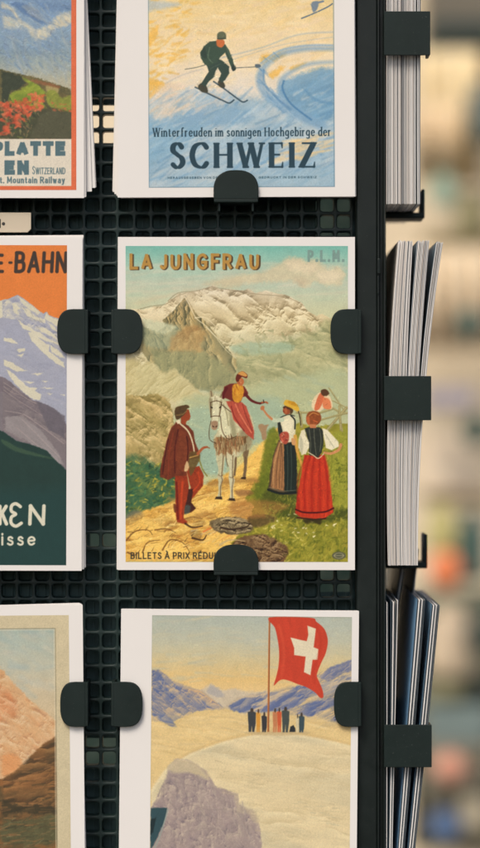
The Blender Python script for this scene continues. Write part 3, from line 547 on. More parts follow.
    L([(166, 188), (190, 210), (232, 252), (258, 320), (268, 380)], 1.8, (214, 198, 172), w1=1.3); P([(158, 190), (176, 178), (186, 196), (168, 206)], (222, 208, 184), .5, .2)
    P([(240, 380), (270, 372), (300, 380), (302, 420), (280, 460), (246, 520), (232, 450)], (116, 96, 62), .6, .5, True, .9); L([(240, 410), (290, 395)], 1, (206, 170, 110), a=.8); P([(222, 430), (236, 460), (226, 490), (206, 486)], (206, 176, 140), .5, .3, True)
    L([(290, 385), (320, 352), (346, 345)], 3, (172, 106, 76), w1=2); L([(345, 345), (360, 352)], 1, (150, 110, 80)); L([(298, 420), (318, 480), (345, 520)], 1.4, (140, 130, 70), a=.8)
    P([(186, 160), (196, 130), (232, 118), (242, 150), (240, 176), (222, 190), (214, 208), (190, 202)], (156, 86, 58), .5, .3, True); P([(236, 140), (246, 160), (238, 166)], (166, 92, 62), .4)
    P([(148, 130), (160, 104), (190, 94), (226, 90), (238, 104), (222, 116), (214, 140), (180, 172), (158, 176)], (104, 84, 60), .5, .5, True, 1, .1); L([(160, 152), (196, 148), (222, 126)], 1, (150, 126, 88), a=.8)
    # shadows and painterly breakup
    f(120, 380, 4)
    for q in ([(290, 632), (330, 640), (345, 622)], [(404, 590), (440, 598), (500, 590), (520, 575)], [(262, 575), (290, 590), (330, 584)]): L(q, 2.2, (74, 56, 42), a=.8, w1=1)
    for q in ([(405, 560), (440, 552), (490, 566)], [(285, 604), (310, 598)], [(400, 660), (440, 640), (500, 645)]): L(q, 1.8, (196, 176, 140), a=.8, w1=.8)
    p.dabs(40, [(30, 580), (250, 560), (360, 660), (60, 700)], 5, 1.2, -30, [(150, 118, 76), (120, 92, 60), (248, 224, 164)], .8, 40, .4)
    f(); p.overpaint(1600, 2.6, .8, .06, .4, y0=290); p.overpaint(2000, 2, .55, .18, .6, y0=455); p.overpaint(1300, 1.9, .5, .2, .7, 160, 405, 256, 525); p.overpaint(1000, 2, .5, .16, .7, 266, 395, 342, 520)
    # deeper inks
    wgt = np.clip((p.Y-285)/30, 0, 1)[..., None]; deep = (p.C-.60)*1.24+.575; deep[..., 2] *= .95; p.C += (deep-p.C)*wgt
    # lettering
    f()
    text(p, 'LA JUNGFRAU', 130.2, 270.3, 16.2, 3.7, (84, 64, 40), track=.24, width=130.5, soft=.35, butt=True)
    text(p, 'LA JUNGFRAU', 129.4, 269.6, 16.2, 3.0, (184, 140, 66), track=.285, width=129.6, soft=.35, butt=True)
    text(p, 'P.L.M.', 307.5, 262, 12, 2.6, (126, 156, 146), track=.3, width=37, soft=.4, butt=True)
    text(p, 'BILLETS À PRIX RÉDUITS', 130.5, 559, 6.8, 1.15, (62, 56, 40), track=.2, width=95, soft=.35)
    t = p.win(330, 550, 347, 560)
    for r, c in ((1, (92, 92, 66)), (.72, (150, 146, 108)), (.55, (84, 86, 62))):
        P([(339+7*r*math.cos(a), 555.6+4*r*math.sin(a)) for a in np.linspace(0, 6.28, 20)[:-1]], c, .5)
    L([(334, 555.6), (344, 555.6)], .8, (160, 156, 120), a=.8)
    p.grain(.05, 71, .6, .035)
    return p

def art_skier(xs, ys):                       # skier on golden snow
    p = Print(xs, ys, (240, 214, 160)); f = p.frame; P = p.poly; L = p.line
    p.grad([(-140, (120, 160, 190)), (-40, (170, 190, 196)), (0, (240, 212, 150)), (60, (244, 222, 182)), (90, (232, 222, 204)), (115, (160, 188, 200)), (190, (140, 176, 196))], soft=16)
    full = [(147, -140), (335, -140), (335, 188), (147, 188)]
    p.dabs(260, [(147, -20), (335, -20), (335, 70), (147, 95)], 18, 3.5, -12, [(248, 224, 172), (242, 208, 138), (250, 230, 190), (244, 218, 184)], .5, 18, 1.4)
    p.dabs(150, [(147, -10), (200, -10), (185, 60), (160, 92), (147, 96)], 8, 3, -15, [(240, 190, 84), (236, 180, 70), (250, 220, 150)], .6, 30, 1)
    f(140, 0, 2.4)
    P([(0, 30), (30, 25), (95, 12), (70, 4), (0, 0)], (186, 196, 196), 2, 2, True, .8)
    for q in ([(300, 130), (350, 128), (330, 145), (292, 150), (288, 138)], [(310, 175), (345, 160), (320, 190)], [(15, 90), (45, 60), (40, 90), (20, 110)], [(18, 190), (60, 200), (45, 240), (18, 240)], [(360, 160), (400, 150), (370, 170)]):
        P(q, (242, 188, 84), 1.6, 3, True, .8, .06)
    # blue snow in the foreground
    P([(10, 240), (60, 245), (110, 215), (150, 220), (200, 225), (240, 240), (300, 240), (340, 220), (390, 200), (462, 170), (462, 470), (10, 470)], (158, 186, 202), 3, 7, False, .9, .07, 8, -25, 3, 4, (190, 204, 208), 12)
    P([(10, 250), (60, 200), (100, 205), (90, 230), (130, 225), (120, 260), (40, 280)], (232, 208, 176), 3, 4, True, .7)
    P([(330, 210), (380, 180), (462, 168), (462, 280), (420, 290), (370, 260)], (110, 158, 190), 2.5, 4, True, .8, .08, 5, -20, 3)
    P([(160, 262), (230, 255), (270, 280), (230, 300), (150, 305), (60, 300), (100, 275)], (128, 168, 196), 3, 4, True, .7)
    P([(10, 290), (60, 300), (160, 310), (10, 400)], (134, 176, 200), 4, 5, True, .7)
    f()
    p.dabs(420, [(147, 95), (200, 88), (280, 100), (335, 70), (335, 187), (147, 187)], 20, 2.4, -32, [(120, 164, 192), (172, 198, 208), (206, 214, 212), (142, 180, 202), (104, 150, 184)], .5, 16, 1)
    p.dabs(70, [(147, 90), (200, 92), (240, 100), (200, 112), (147, 116)], 14, 2, -35, [(222, 216, 206), (236, 220, 200), (176, 198, 208)], .6, 18, 1)
    p.dabs(60, [(290, 140), (335, 130), (335, 152), (270, 165)], 18, 2.2, -14, [(244, 206, 140), (234, 216, 180)], .6, 8, 1)
    P([(172, 188), (335, 166), (335, 188)], (160, 190, 204), 2, 2, False, .5)
    # tracks
    f(140, 0, 2.4)
    L([(462, 118), (400, 118), (340, 130), (300, 158), (286, 190), (300, 225), (350, 262), (430, 300)], 4, (124, 164, 194), a=.7, soft=2, w1=9)
    L([(462, 110), (400, 110), (335, 122), (290, 152)], 2, (150, 180, 200), a=.8, soft=.8)
    L([(296, 170), (298, 200), (316, 225), (360, 262)], 2, (84, 134, 176), a=.7, soft=1, w1=3)
    p.dabs(40, [(285, 150), (330, 130), (300, 200), (370, 265), (420, 300), (330, 262), (285, 210)], 9, 1.4, 42, [(90, 140, 180), (176, 200, 212)], .6, 14, .7)
    L([(462, 150), (400, 156), (345, 185), (335, 215), (355, 250), (400, 280), (440, 300)], 3, (132, 170, 196), a=.65, soft=1.8, w1=7)
    L([(345, 195), (342, 215), (362, 250), (410, 288)], 1.8, (70, 124, 168), a=.8, soft=.7)
    L([(395, 215), (420, 240), (462, 250)], 3, (98, 148, 184), a=.6, soft=1)
    L([(180, 142), (240, 128), (300, 112), (380, 84), (462, 78)], 1.6, (188, 194, 186), a=.7, soft=.7); L([(200, 150), (270, 128), (350, 106), (462, 90)], 1.1, (196, 196, 182), a=.6, soft=.6)
    L([(60, 200), (100, 180), (150, 165)], 1.4, (206, 196, 180), a=.7, soft=.6)
    # second skier, cut by the frame
    L([(388, 45), (420, 32), (450, 18), (462, 10)], 1.2, (84, 110, 130)); P([(412, 8), (428, 4), (426, 22), (416, 30)], (110, 130, 150), .6, .5, True, .9); L([(424, 8), (440, 4)], 2, (120, 136, 150))
    # the skier
    f(180, 20, 4)
    L([(20, 196), (60, 190), (98, 180)], .8, (116, 120, 104)); L([(215, 192), (300, 188)], .8, (96, 106, 100)); P([(300, 178), (318, 178), (322, 188), (304, 192)], (92, 108, 116), .5, .2, True)
    L([(60, 268), (120, 298), (170, 322), (196, 332), (214, 320)], 1.5, (60, 84, 96)); L([(134, 246), (180, 278), (225, 312), (250, 328), (268, 322)], 1.5, (60, 84, 96)); L([(58, 264), (110, 288), (168, 316)], .5, (190, 170, 140), a=.8)
    P([(72, 262), (86, 252), (104, 262), (110, 288), (92, 290), (76, 278)], (66, 66, 52), .5, .3, True); P([(150, 250), (160, 240), (176, 252), (178, 270), (160, 268)], (66, 66, 52), .5, .3, True)
    P([(98, 168), (140, 150), (168, 162), (196, 186), (196, 212), (180, 240), (166, 250), (154, 240), (164, 214), (150, 190), (140, 208), (138, 226), (116, 244), (100, 266), (82, 256), (98, 232), (114, 206), (108, 186)], (52, 72, 62), .5, .4)
    P([(118, 86), (150, 82), (182, 98), (196, 120), (212, 160), (222, 196), (208, 200), (196, 170), (180, 130), (160, 148), (150, 168), (118, 184), (98, 178), (82, 150), (80, 130), (96, 104)], (58, 80, 64), .5, .4)
    P([(96, 108), (84, 132), (92, 150), (106, 150), (104, 130)], (44, 64, 54), .5, .3, True, .8); L([(118, 110), (112, 150), (130, 170)], 1, (96, 118, 94), a=.7); L([(186, 112), (202, 150)], .9, (96, 118, 94), a=.7); L([(120, 200), (128, 190), (160, 176)], .8, (88, 106, 88), a=.6)
    P([(206, 184), (220, 182), (222, 198), (210, 204)], (40, 56, 50), .5, .2, True)
    P([(146, 80), (160, 74), (176, 82), (178, 98), (164, 110), (148, 102)], (206, 112, 58), .5, .3, True)
    P([(148, 66), (152, 52), (168, 46), (182, 54), (184, 72), (172, 78), (152, 78)], (96, 104, 78), .5, .2, True); L([(150, 74), (182, 74)], 1, (60, 70, 56))
    f(); p.overpaint(1800, 5, 1.3, .04, .4); p.overpaint(160, 2, .6, .2, .7, 195, 28, 236, 90)
    # lettering
    f()
    ink = (34, 64, 78)
    text(p, 'Winterfreuden im sonnigen Hochgebirge der', 152, 136.4, 8.8, 1.3, ink, thin=.65, track=.16, width=178.5, serif=.07, soft=.33, butt=True)
    text(p, 'SCHWEIZ', 169, 168, 25.4, 5.6, ink, thin=1.8, track=.2, width=147, serif=.1, soft=.38, butt=True)
    text(p, 'HERAUSGEGEBEN VON DER SCHWEIZ', 167, 178.6, 2.1, .5, (52, 84, 98), track=.32, width=72, soft=.33, a=.85)
    text(p, 'GEDRUCKT IN DER SCHWEIZ', 258, 178.6, 2.1, .5, (52, 84, 98), track=.32, width=58, soft=.33, a=.85)
    for s in ([(148.3, -140), (148.3, 187), (333.7, 187), (333.7, -140)],): L(s, .8, (110, 142, 158), False, .8)
    p.grain(.045, 72, .7, .03)
    return p

def art_garden(xs, ys):                      # orange frame, valley with red flowers, name panel
    p = Print(xs, ys, (226, 112, 70)); f = p.frame; P = p.poly; L = p.line
    sl = p.win(-160, -140, 71.2, 139); Y = p.Y[sl]
    p.C[sl] = col((120, 150, 180))
    p.dabs(120, [(-160, -125), (71, -125), (71, 10), (-160, 10)], 30, 6, -25, [(110, 144, 178), (150, 174, 190), (206, 206, 190), (92, 126, 164)], .6, 25, 2)
    p.grad([(-130, (120, 150, 182)), (0, (128, 156, 184)), (25, (140, 164, 184)), (48, (132, 156, 172)), (62, (152, 166, 164)), (80, (180, 178, 156)), (98, (190, 184, 156)), (140, (150, 150, 110))], -160, 71, 0, 139, 5)
    f(0, 0, 5.333)
    P([(10, 40), (60, 60), (90, 110), (150, 165), (190, 215), (250, 205), (300, 150), (378, 130), (378, 60), (320, 70), (250, 140), (190, 160), (110, 110), (60, 30), (10, 16)], (212, 204, 178), 1.6, 2.5, False, .95, .06, 5, 40, 2)
    P([(20, 90), (70, 100), (110, 145), (60, 150), (15, 150)], (210, 204, 180), 2, 3, True, .9); P([(60, 20), (140, 80), (180, 110), (250, 130), (200, 90), (130, 20)], (96, 126, 164), 1.2, 2, True, .9)
    P([(230, 40), (300, 60), (378, 40), (378, 10), (210, 10)], (116, 144, 176), 1.5, 3, True, .9); P([(130, 30), (200, 50), (240, 110), (170, 90)], (140, 150, 160), 1.2, 2, True, .6)
    f(); p.dabs(150, [(0, 0), (71, 0), (71, 75), (0, 70)], 13, 2, 38, [(120, 150, 186), (152, 172, 188), (100, 132, 172), (170, 182, 184)], .5, 22, .9)
    p.dabs(60, [(0, 30), (71, 30), (71, 80), (0, 68)], 20, 2.5, 78, [(150, 166, 178), (132, 154, 176), (178, 182, 170)], .4, 14, 1.2)
    f(0, 0, 5.333)
    P([(-900, 300), (-200, 330), (10, 372), (80, 390), (150, 405), (250, 430), (320, 455), (378, 478), (378, 740), (-900, 740)], (112, 102, 64), .7, 2, False, 1, .15, 3, 20, 2, 5, (86, 84, 56), 4)
    P([(10, 380), (60, 390), (110, 410), (140, 440), (110, 470), (90, 480), (60, 480), (45, 530), (10, 560)], (58, 66, 50), .8, 2, False, 1, .14, 3)
    P([(120, 410), (160, 430), (200, 450), (240, 490), (220, 540), (250, 580), (180, 590), (50, 560), (45, 530), (70, 490), (110, 480), (150, 450)], (148, 160, 58), .9, 2, False, 1, .1, 3, -30, 2, 6, (120, 140, 50), 4)
    P([(170, 425), (260, 440), (320, 460), (300, 475), (250, 460), (180, 440)], (142, 96, 62), .8, 1.5, True, .9); P([(250, 460), (310, 470), (300, 500), (250, 490)], (186, 168, 108), 1, 1.5, True, .8)
    P([(240, 500), (290, 480), (330, 520), (378, 510), (378, 590), (280, 580)], (140, 148, 60), 1, 2, True, .9, .12)
    f(0, 90, 4.8)
    P([(345, 100), (345, 236), (-700, 236), (-700, 100), (100, 90), (200, 90)], (74, 76, 54), 2.5, 3, False, 1, .08, 4)
    P([(345, 108), (345, 236), (140, 236), (190, 120), (230, 100)], (84, 84, 62), 1, 2, False, 1, .06, 4)
    p.dabs(190, [(-60, 50), (190, 40), (200, 110), (150, 180), (120, 236), (-60, 236)], 3.5, 1.8, 60, [(46, 56, 44), (110, 120, 60), (150, 140, 90), (60, 76, 60), (166, 130, 90)], .7, 60, .5)
    p.dabs(120, [(10, 60), (120, 45), (150, 60), (150, 130), (80, 190), (10, 220)], 3.6, 3, 20, [(212, 92, 58), (196, 76, 50), (224, 116, 78)], .85, 60, .6)
    p.dabs(46, [(140, 20), (220, 20), (210, 90), (160, 110)], 3.2, 2.6, 20, [(212, 98, 62), (224, 120, 82)], .8, 60, .6); p.dabs(16, [(240, 60), (345, 70), (345, 104), (250, 100)], 2.6, 2, 20, [(200, 104, 66)], .7, 60, .5)
    f(); p.overpaint(1500, 3.5, 1, .12, .6, x0=-3, y0=-3, x1=72, y1=139)
    for q in ([(71.2, -140), (85, -140), (85, 195), (71.2, 195)], [(-165, 186), (85, 186), (85, 196), (-165, 196)]): P(q, (222, 110, 70), .3)
    P([(-160, 139), (71.2, 139), (71.2, 186), (-160, 186)], (226, 216, 196), .3)
    ink = (84, 112, 118)
    text(p, 'PLATTE', -7.5, 155.8, 14.6, 4.7, ink, track=.17, width=72.8, soft=.4, butt=True)
    text(p, 'EN', 4.4, 174.8, 14.4, 4.8, ink, track=.22, width=24.4, soft=.4, butt=True)
    text(p, 'Switzerland', 32.2, 174.2, 8, .8, ink, track=.13, width=33, soft=.4, smallcaps=.8)
    text(p, 't. Mountain Railway', -.4, 183.2, 6.4, 1.25, ink, thin=.8, track=.15, width=65.2, soft=.36)
    p.grain(.05, 73, .7, .04)
    return p

def art_orange(xs, ys):                      # orange sky over a grey-lilac snow mountain
    p = Print(xs, ys, (226, 128, 58)); f = p.frame; P = p.poly; L = p.line
    f(0, 270, 5.333)
    lilac = (166, 168, 182); cream = (214, 208, 184)
    P([(-900, 900), (-900, 300), (-300, 220), (10, 160), (40, 155), (70, 140), (92, 132), (115, 148), (150, 172), (190, 205), (228, 232), (246, 222), (262, 240), (300, 255), (345, 262), (400, 300), (400, 900)], lilac, .5, .6, False, 1, .03, 5, 30, 2)
    P([(-300, 230), (10, 160), (40, 155), (60, 185), (45, 215), (80, 260), (60, 262), (20, 250), (-300, 330)], cream, .5, 1.2)
    p.relief([(10, 165), (92, 134), (150, 172), (228, 232), (300, 255), (400, 300), (400, 470), (250, 380), (90, 262), (10, 250)], [(140, 144, 162), (166, 168, 182), (190, 188, 186), (216, 210, 188)], 9, 38, 1.8, 81, 1.1, .75, 1)
    p.relief([(-20, 330), (90, 270), (250, 420), (400, 560), (400, 760), (230, 715), (100, 640), (-20, 560)], [(152, 156, 174), (164, 167, 182), (176, 176, 186)], 10, 30, 2.4, 83, .9, .6, 1, soft=1)
    for q in ([(92, 138), (130, 168), (170, 190), (215, 225), (200, 235), (160, 212), (120, 180)], [(60, 180), (75, 172), (110, 205), (90, 210), (100, 240), (75, 225)], [(110, 195), (150, 205), (185, 245), (235, 262), (240, 285), (180, 268), (140, 240)],
              [(246, 226), (262, 242), (300, 262), (345, 268), (345, 300), (300, 295), (270, 275), (235, 262)], [(90, 262), (130, 290), (180, 320), (215, 335), (270, 375), (310, 385), (320, 400), (250, 380), (200, 355), (170, 335), (120, 310)],
              [(150, 335), (180, 330), (215, 370), (262, 400), (260, 430), (300, 460), (335, 490), (345, 520), (300, 495), (240, 450), (200, 412), (170, 380)], [(190, 300), (240, 310), (290, 345), (310, 375), (270, 350), (220, 330)], [(250, 275), (290, 300), (310, 330), (275, 315)], [(262, 400), (310, 425), (345, 470), (320, 465), (280, 440)],
              [(20, 360), (60, 365), (95, 392), (50, 388), (20, 378)], [(85, 425), (130, 415), (132, 432), (100, 440)], [(90, 455), (130, 445), (110, 465)], [(20, 480), (60, 490), (100, 515), (145, 540), (90, 540), (45, 520), (20, 510)], [(30, 530), (60, 545), (100, 580), (150, 620), (215, 660), (212, 695), (160, 680), (110, 640), (60, 580)],
              [(165, 555), (230, 545), (200, 562)], [(120, 590), (185, 598), (160, 606)], [(140, 620), (200, 630), (185, 645)], [(220, 590), (255, 592), (240, 600)], [(215, 625), (290, 628), (260, 636)], [(250, 656), (280, 656), (270, 664)], [(320, 662), (345, 662), (345, 670)]):
        P(q, cream, .45, 1.4)
    p.dabs(50, [(90, 180), (240, 260), (330, 380), (330, 460), (200, 340), (110, 270)], 5, .9, 40, [(132, 134, 148), (180, 180, 180), (220, 214, 190)], .7, 25, .35)
    P([(-600, 480), (20, 570), (60, 600), (110, 650), (170, 690), (230, 715), (290, 740), (320, 770), (400, 900), (-600, 900)], (120, 110, 116), .6, 1.2, False, 1, .06, 3, 30, 3)
    p.relief([(10, 570), (60, 600), (170, 690), (290, 740), (345, 860), (10, 860)], [(100, 92, 98), (124, 114, 118), (152, 140, 136)], 8, 35, 2.5, 85, 1, .7, 1)
    for q in ([(20, 600), (80, 640), (150, 690), (220, 720), (300, 750)], [(20, 640), (90, 690), (170, 740), (260, 800)], [(20, 620), (60, 650), (120, 672)], [(30, 700), (100, 760), (140, 800)]): L(q, 1, (160, 146, 142), a=.7, w1=.6)
    P([(20, 680), (60, 730), (110, 790), (130, 860), (20, 860)], (94, 88, 98), .6, 1, False, 1, .06)
    f(0, 400, 3.692)
    P([(-400, -40), (10, -30), (80, 20), (150, 60), (270, 130), (270, 270), (190, 240), (100, 200), (-400, 120)], (126, 118, 122), .6, 1, False, 1, .05, 3, 30, 3)
    p.relief([(10, -30), (80, 20), (150, 60), (270, 130), (270, 260), (190, 240), (100, 170), (10, 115)], [(100, 92, 98), (126, 116, 118), (158, 146, 142)], 8, 38, 2.5, 87, 1, .7, 1)
    P([(20, 60), (80, 60), (150, 110), (220, 200), (235, 240), (180, 215), (100, 150), (20, 110)], (148, 140, 140), .7, 1.4, False, 1, .06, 3, 35, 3)
    P([(130, 0), (200, 30), (240, 60), (240, 140), (180, 110)], (106, 100, 108), .7, 1.4, False, .9, .06)
    for q in ([(80, 70), (150, 140), (225, 215)], [(60, 100), (130, 160), (210, 225)], [(100, 60), (170, 110), (235, 160)], [(20, 40), (80, 50), (120, 70)]): L(q, .8, (176, 160, 156), a=.6)
    P([(-500, 40), (10, 115), (60, 150), (120, 165), (170, 185), (210, 225), (275, 290), (275, 640), (-500, 640)], (30, 58, 52), .6, 1, False, 1, .05, 6)
    P([(10, 160), (60, 190), (150, 210), (200, 215), (150, 200), (70, 175), (10, 145)], (62, 88, 66), .8, .8, True, .8)
    P([(-500, 340), (60, 330), (290, 320), (290, 640), (-500, 640)], (28, 64, 62), 8, 2, False, .7)
    f()
    text(p, 'E', 1.5-6.5, 273, 19.5, 3.3, (62, 50, 42), track=.2, width=8.5, soft=.45)
    text(p, '-', 7.8, 272, 19, 2.6, (62, 50, 42), soft=.45, width=4.2)
    text(p, 'BAHN', 13.6, 273, 22, 3.5, (62, 50, 42), track=.14, width=52.8, soft=.45, skew=.05)
    cr = (222, 216, 192)
    text(p, 'K', -1.8, 525.5, 21, 3.6, cr, width=10, soft=.45, track=.1)
    f(); L([(20.5, 506.5), (16, 503.6), (11.8, 505.6), (11.6, 511), (15.8, 514), (11.6, 517), (11.4, 523), (16, 526), (21.5, 523)], 3.3, cr, soft=.45)
    text(p, 'N', 28.2, 525.5, 21.5, 3.6, cr, width=17, soft=.45, skew=.04)
    text(p, 'isse', 1.5, 545.5, 13.5, 2.1, cr, width=34, soft=.45, track=.26)
    p.grain(.04, 74, .8, .03)
    return p

def art_sunset(xs, ys):                      # beige mount, glowing mountain
    p = Print(xs, ys, (208, 194, 158)); f = p.frame; P = p.poly; L = p.line
    sl = p.win(-150, 629, 56, 1000); p.C[sl] = col((170, 176, 160))
    p.grad([(629, (168, 182, 170)), (660, (186, 188, 168)), (690, (204, 190, 158)), (720, (206, 184, 146)), (1000, (120, 100, 70))], -150, 56, 629, 1000, 8)
    p.dabs(90, [(-20, 630), (56, 630), (56, 700), (-20, 700)], 16, 4, 15, [(176, 188, 182), (206, 196, 172), (188, 184, 160), (160, 178, 176)], .4, 25, 2)
    f(0, 600, 3.422)
    P([(-400, 200), (-60, 180), (10, 240), (40, 275), (70, 310), (110, 350), (150, 380), (192, 415), (192, 860), (-400, 860)], (212, 170, 122), 1.2, 3, False, 1, .07, 5, 35, 2, 5, (220, 190, 150), 8)
    P([(-60, 270), (15, 300), (40, 320), (60, 360), (50, 400), (20, 410), (-60, 420)], (208, 122, 76), 2.5, 3, True, .95, .1, 4)
    p.dabs(120, [(0, 250), (60, 310), (190, 420), (190, 500), (60, 580), (0, 600)], 12, 2, 40, [(226, 196, 156), (206, 150, 100), (222, 170, 116), (190, 142, 104)], .55, 25, .9)
    p.relief([(-20, 215), (40, 275), (110, 350), (192, 415), (192, 480), (120, 520), (40, 595), (-20, 615)], [(176, 124, 88), (208, 156, 108), (222, 184, 138), (232, 206, 170)], 10, 42, 1.8, 91, 1, .6, 1.5, soft=1)
    P([(10, 530), (60, 540), (70, 570), (10, 610)], (222, 150, 92), 2, 3, True, .7)
    P([(10, 615), (40, 595), (60, 580), (90, 560), (120, 520), (150, 495), (192, 470), (192, 860), (-300, 860), (-300, 620)], (100, 80, 52), .9, 2, False, 1, .12, 4, -20, 2, 3, (132, 92, 54), 7)
    P([(10, 620), (80, 600), (192, 590), (192, 640), (60, 650), (10, 660)], (156, 104, 60), 2, 3, True, .8, .1, 3, -5, 3)
    P([(60, 660), (192, 650), (192, 690), (90, 680)], (150, 110, 66), 1.5, 3, True, .8, .1)
    p.relief([(10, 615), (60, 580), (120, 520), (192, 470), (192, 740), (10, 740)], [(56, 46, 34), (92, 70, 46), (134, 96, 58), (168, 124, 76)], 11, -12, 2.4, 93, 1, .6, 1.5, soft=1)
    P([(10, 690), (60, 705), (130, 700), (192, 715), (192, 735), (60, 730), (10, 740)], (62, 56, 40), 1.5, 3, True, .85)
    P([(10, 760), (100, 750), (192, 740), (192, 830), (10, 830)], (88, 88, 60), 2.5, 3, True, .9, .1)
    f()
    p.dabs(160, [(0, 775), (40, 755), (56, 740), (56, 848), (0, 848)], 11, 1.5, -8, [(72, 60, 42), (150, 106, 64), (116, 92, 58), (54, 56, 40), (170, 120, 76)], .55, 14, .6)
    p.dabs(50, [(0, 820), (56, 815), (56, 848), (0, 848)], 6, 1.3, -20, [(110, 108, 74), (140, 134, 96), (70, 76, 54)], .6, 30, .5)
    P([(-150, 616), (70, 616), (70, 1000), (56.5, 1000), (56.5, 629), (-150, 629)], (208, 194, 158), .35, 0, False, 1, .02, 3)
    L([(56.4, 1000), (56.4, 629.2), (-150, 629.2)], .9, (150, 140, 112), False, .8); L([(55.2, 1000), (55.2, 630.4), (-150, 630.4)], .7, (226, 214, 182), False, .7)
    p.grain(.05, 75, .7, .04)
    return p

def art_flag(xs, ys):                        # flag with a white cross over a snowfield
    p = Print(xs, ys, (200, 196, 168)); f = p.frame; P = p.poly; L = p.line
    p.grad([(616, (178, 186, 172)), (640, (192, 192, 168)), (660, (212, 196, 150)), (680, (228, 194, 128)), (692, (232, 200, 140)), (1000, (214, 190, 140))], soft=5)
    p.dabs(120, [(150, 616), (352, 616), (352, 685), (150, 685)], 20, 2.4, -3, [(190, 192, 172), (214, 200, 160), (176, 186, 176)], .35, 10, 1.2)
    f(145, 650, 2.2857)
    P([(14, 110), (470, 90), (470, 297), (14, 297)], (222, 194, 134), 3, 3, False, 1, .05, 5, 5, 3)
    P([(110, 100), (150, 78), (175, 92), (200, 88), (230, 96), (280, 92), (280, 140), (180, 135)], (204, 190, 166), 1.4, 2, False, .9, .06)
    P([(150, 82), (165, 88), (180, 104), (165, 108), (140, 98)], (170, 166, 164), 1, 1.5, True, .7)
    P([(14, 50), (30, 46), (60, 70), (95, 84), (130, 92), (150, 110), (175, 130), (180, 136), (120, 140), (60, 150), (14, 150)], (186, 168, 142), .8, 1.5, False, 1, .06, 3, 35, 3)
    P([(14, 50), (28, 48), (42, 70), (52, 96), (80, 115), (100, 135), (60, 130), (14, 112)], (92, 108, 146), .7, 1.6, False, 1, .08, 3, 50, 3)
    P([(60, 76), (90, 92), (120, 110), (150, 132), (120, 136), (90, 120)], (104, 116, 150), .8, 1.5, False, .9, .08); P([(14, 112), (35, 135), (60, 160), (76, 182), (50, 172), (14, 150)], (108, 120, 148), .8, 1.5, False, .95, .06)
    P([(80, 88), (120, 92), (155, 115), (170, 130), (140, 118), (110, 104)], (216, 176, 130), .8, 1.2, False, .8)
    P([(180, 130), (210, 108), (240, 100), (270, 96), (330, 92), (340, 130), (300, 140), (220, 146)], (198, 180, 152), .8, 1.5, False, 1, .05)
    P([(190, 128), (220, 110), (262, 106), (272, 112), (240, 125), (262, 128), (225, 144), (200, 140)], (102, 116, 150), .8, 1.6, False, .95, .08, 3, -30, 3)
    P([(268, 130), (300, 110), (345, 80), (400, 78), (420, 84), (380, 100), (350, 125), (310, 138), (262, 142)], (98, 112, 150), .8, 1.6, False, .95, .08, 3, -28, 3)
    P([(340, 148), (370, 120), (420, 108), (460, 100), (470, 112), (420, 130), (380, 150)], (92, 108, 150), .8, 1.6, False, .95, .08, 3, -25, 3); P([(390, 178), (430, 150), (470, 130), (470, 155), (430, 170)], (98, 112, 148), .8, 1.4, False, .95, .08)
    P([(395, 60), (420, 38), (470, 20), (470, 45), (440, 55), (415, 70)], (116, 122, 150), .8, 1.6, False, .9, .07, 3, -30, 3); P([(400, 75), (440, 62), (470, 50), (470, 90), (420, 100), (380, 110)], (196, 184, 160), .8, 1.5, False, .9)
    p.relief([(14, 50), (30, 46), (60, 72), (95, 90), (130, 100), (176, 132), (120, 140), (60, 165), (14, 165)], [(86, 102, 142), (112, 122, 154), (190, 170, 146), (222, 188, 142)], 8, 42, 1.8, 61, 1.1, .55, 2); p.relief([(190, 130), (240, 104), (340, 82), (400, 50), (470, 20), (470, 150), (390, 170), (330, 150), (220, 146)], [(86, 102, 146), (108, 118, 152), (186, 170, 152), (218, 190, 150)], 9, -28, 2, 63, 1.1, .45, 2, soft=2)
    p.dabs(60, [(14, 60), (180, 130), (14, 150)], 7, 1.1, 38, [(222, 186, 140), (90, 104, 142), (150, 144, 144)], .6, 14, .5); p.dabs(90, [(190, 135), (330, 90), (470, 40), (470, 140), (330, 150)], 9, 1.2, -26, [(216, 186, 144), (92, 106, 146), (150, 150, 158)], .6, 12, .5)
    P([(14, 160), (60, 180), (110, 150), (170, 137), (230, 146), (300, 140), (470, 165), (470, 297), (14, 297)], (228, 200, 140), 2, 2, False, .9, .04, 6, 8, 4)
    p.dabs(110, [(14, 165), (180, 140), (300, 145), (470, 180), (200, 200), (14, 250)], 22, 1.6, 6, [(236, 212, 156), (216, 184, 122), (206, 180, 132), (240, 218, 168)], .5, 12, 1)
    f(140, 700, 2.1818)
    P([(24, 200), (60, 150), (110, 118), (180, 92), (250, 76), (320, 72), (400, 84), (470, 100), (470, 640), (24, 640)], (230, 212, 168), 1.2, 2, False, 1, .04, 7, 8, 4, 3, (206, 194, 158), 14)
    L([(24, 204), (60, 152), (110, 120), (180, 94), (250, 78), (320, 74), (400, 86), (470, 102)], 3, (238, 222, 178), a=.7, soft=1.4); L([(60, 148), (110, 115), (180, 89), (250, 73), (320, 69), (400, 81), (470, 97)], 2, (206, 172, 112), a=.55, soft=1.4)
    P([(60, 150), (78, 130), (112, 134), (146, 158), (164, 188), (215, 205), (216, 230), (250, 240), (262, 280), (268, 330), (268, 640), (24, 640), (24, 240), (60, 200)], (166, 150, 140), 1, 2, False, 1, .06, 5, 60, 3, 6, (180, 162, 150), 8)
    p.relief([(62, 160), (80, 140), (140, 165), (160, 192), (214, 208), (216, 232), (250, 244), (264, 285), (268, 640), (24, 640), (24, 240)], [(116, 104, 112), (152, 136, 134), (176, 158, 148), (206, 190, 166)], 8, 72, 2.6, 65, 1.2, .8, 2, soft=1)
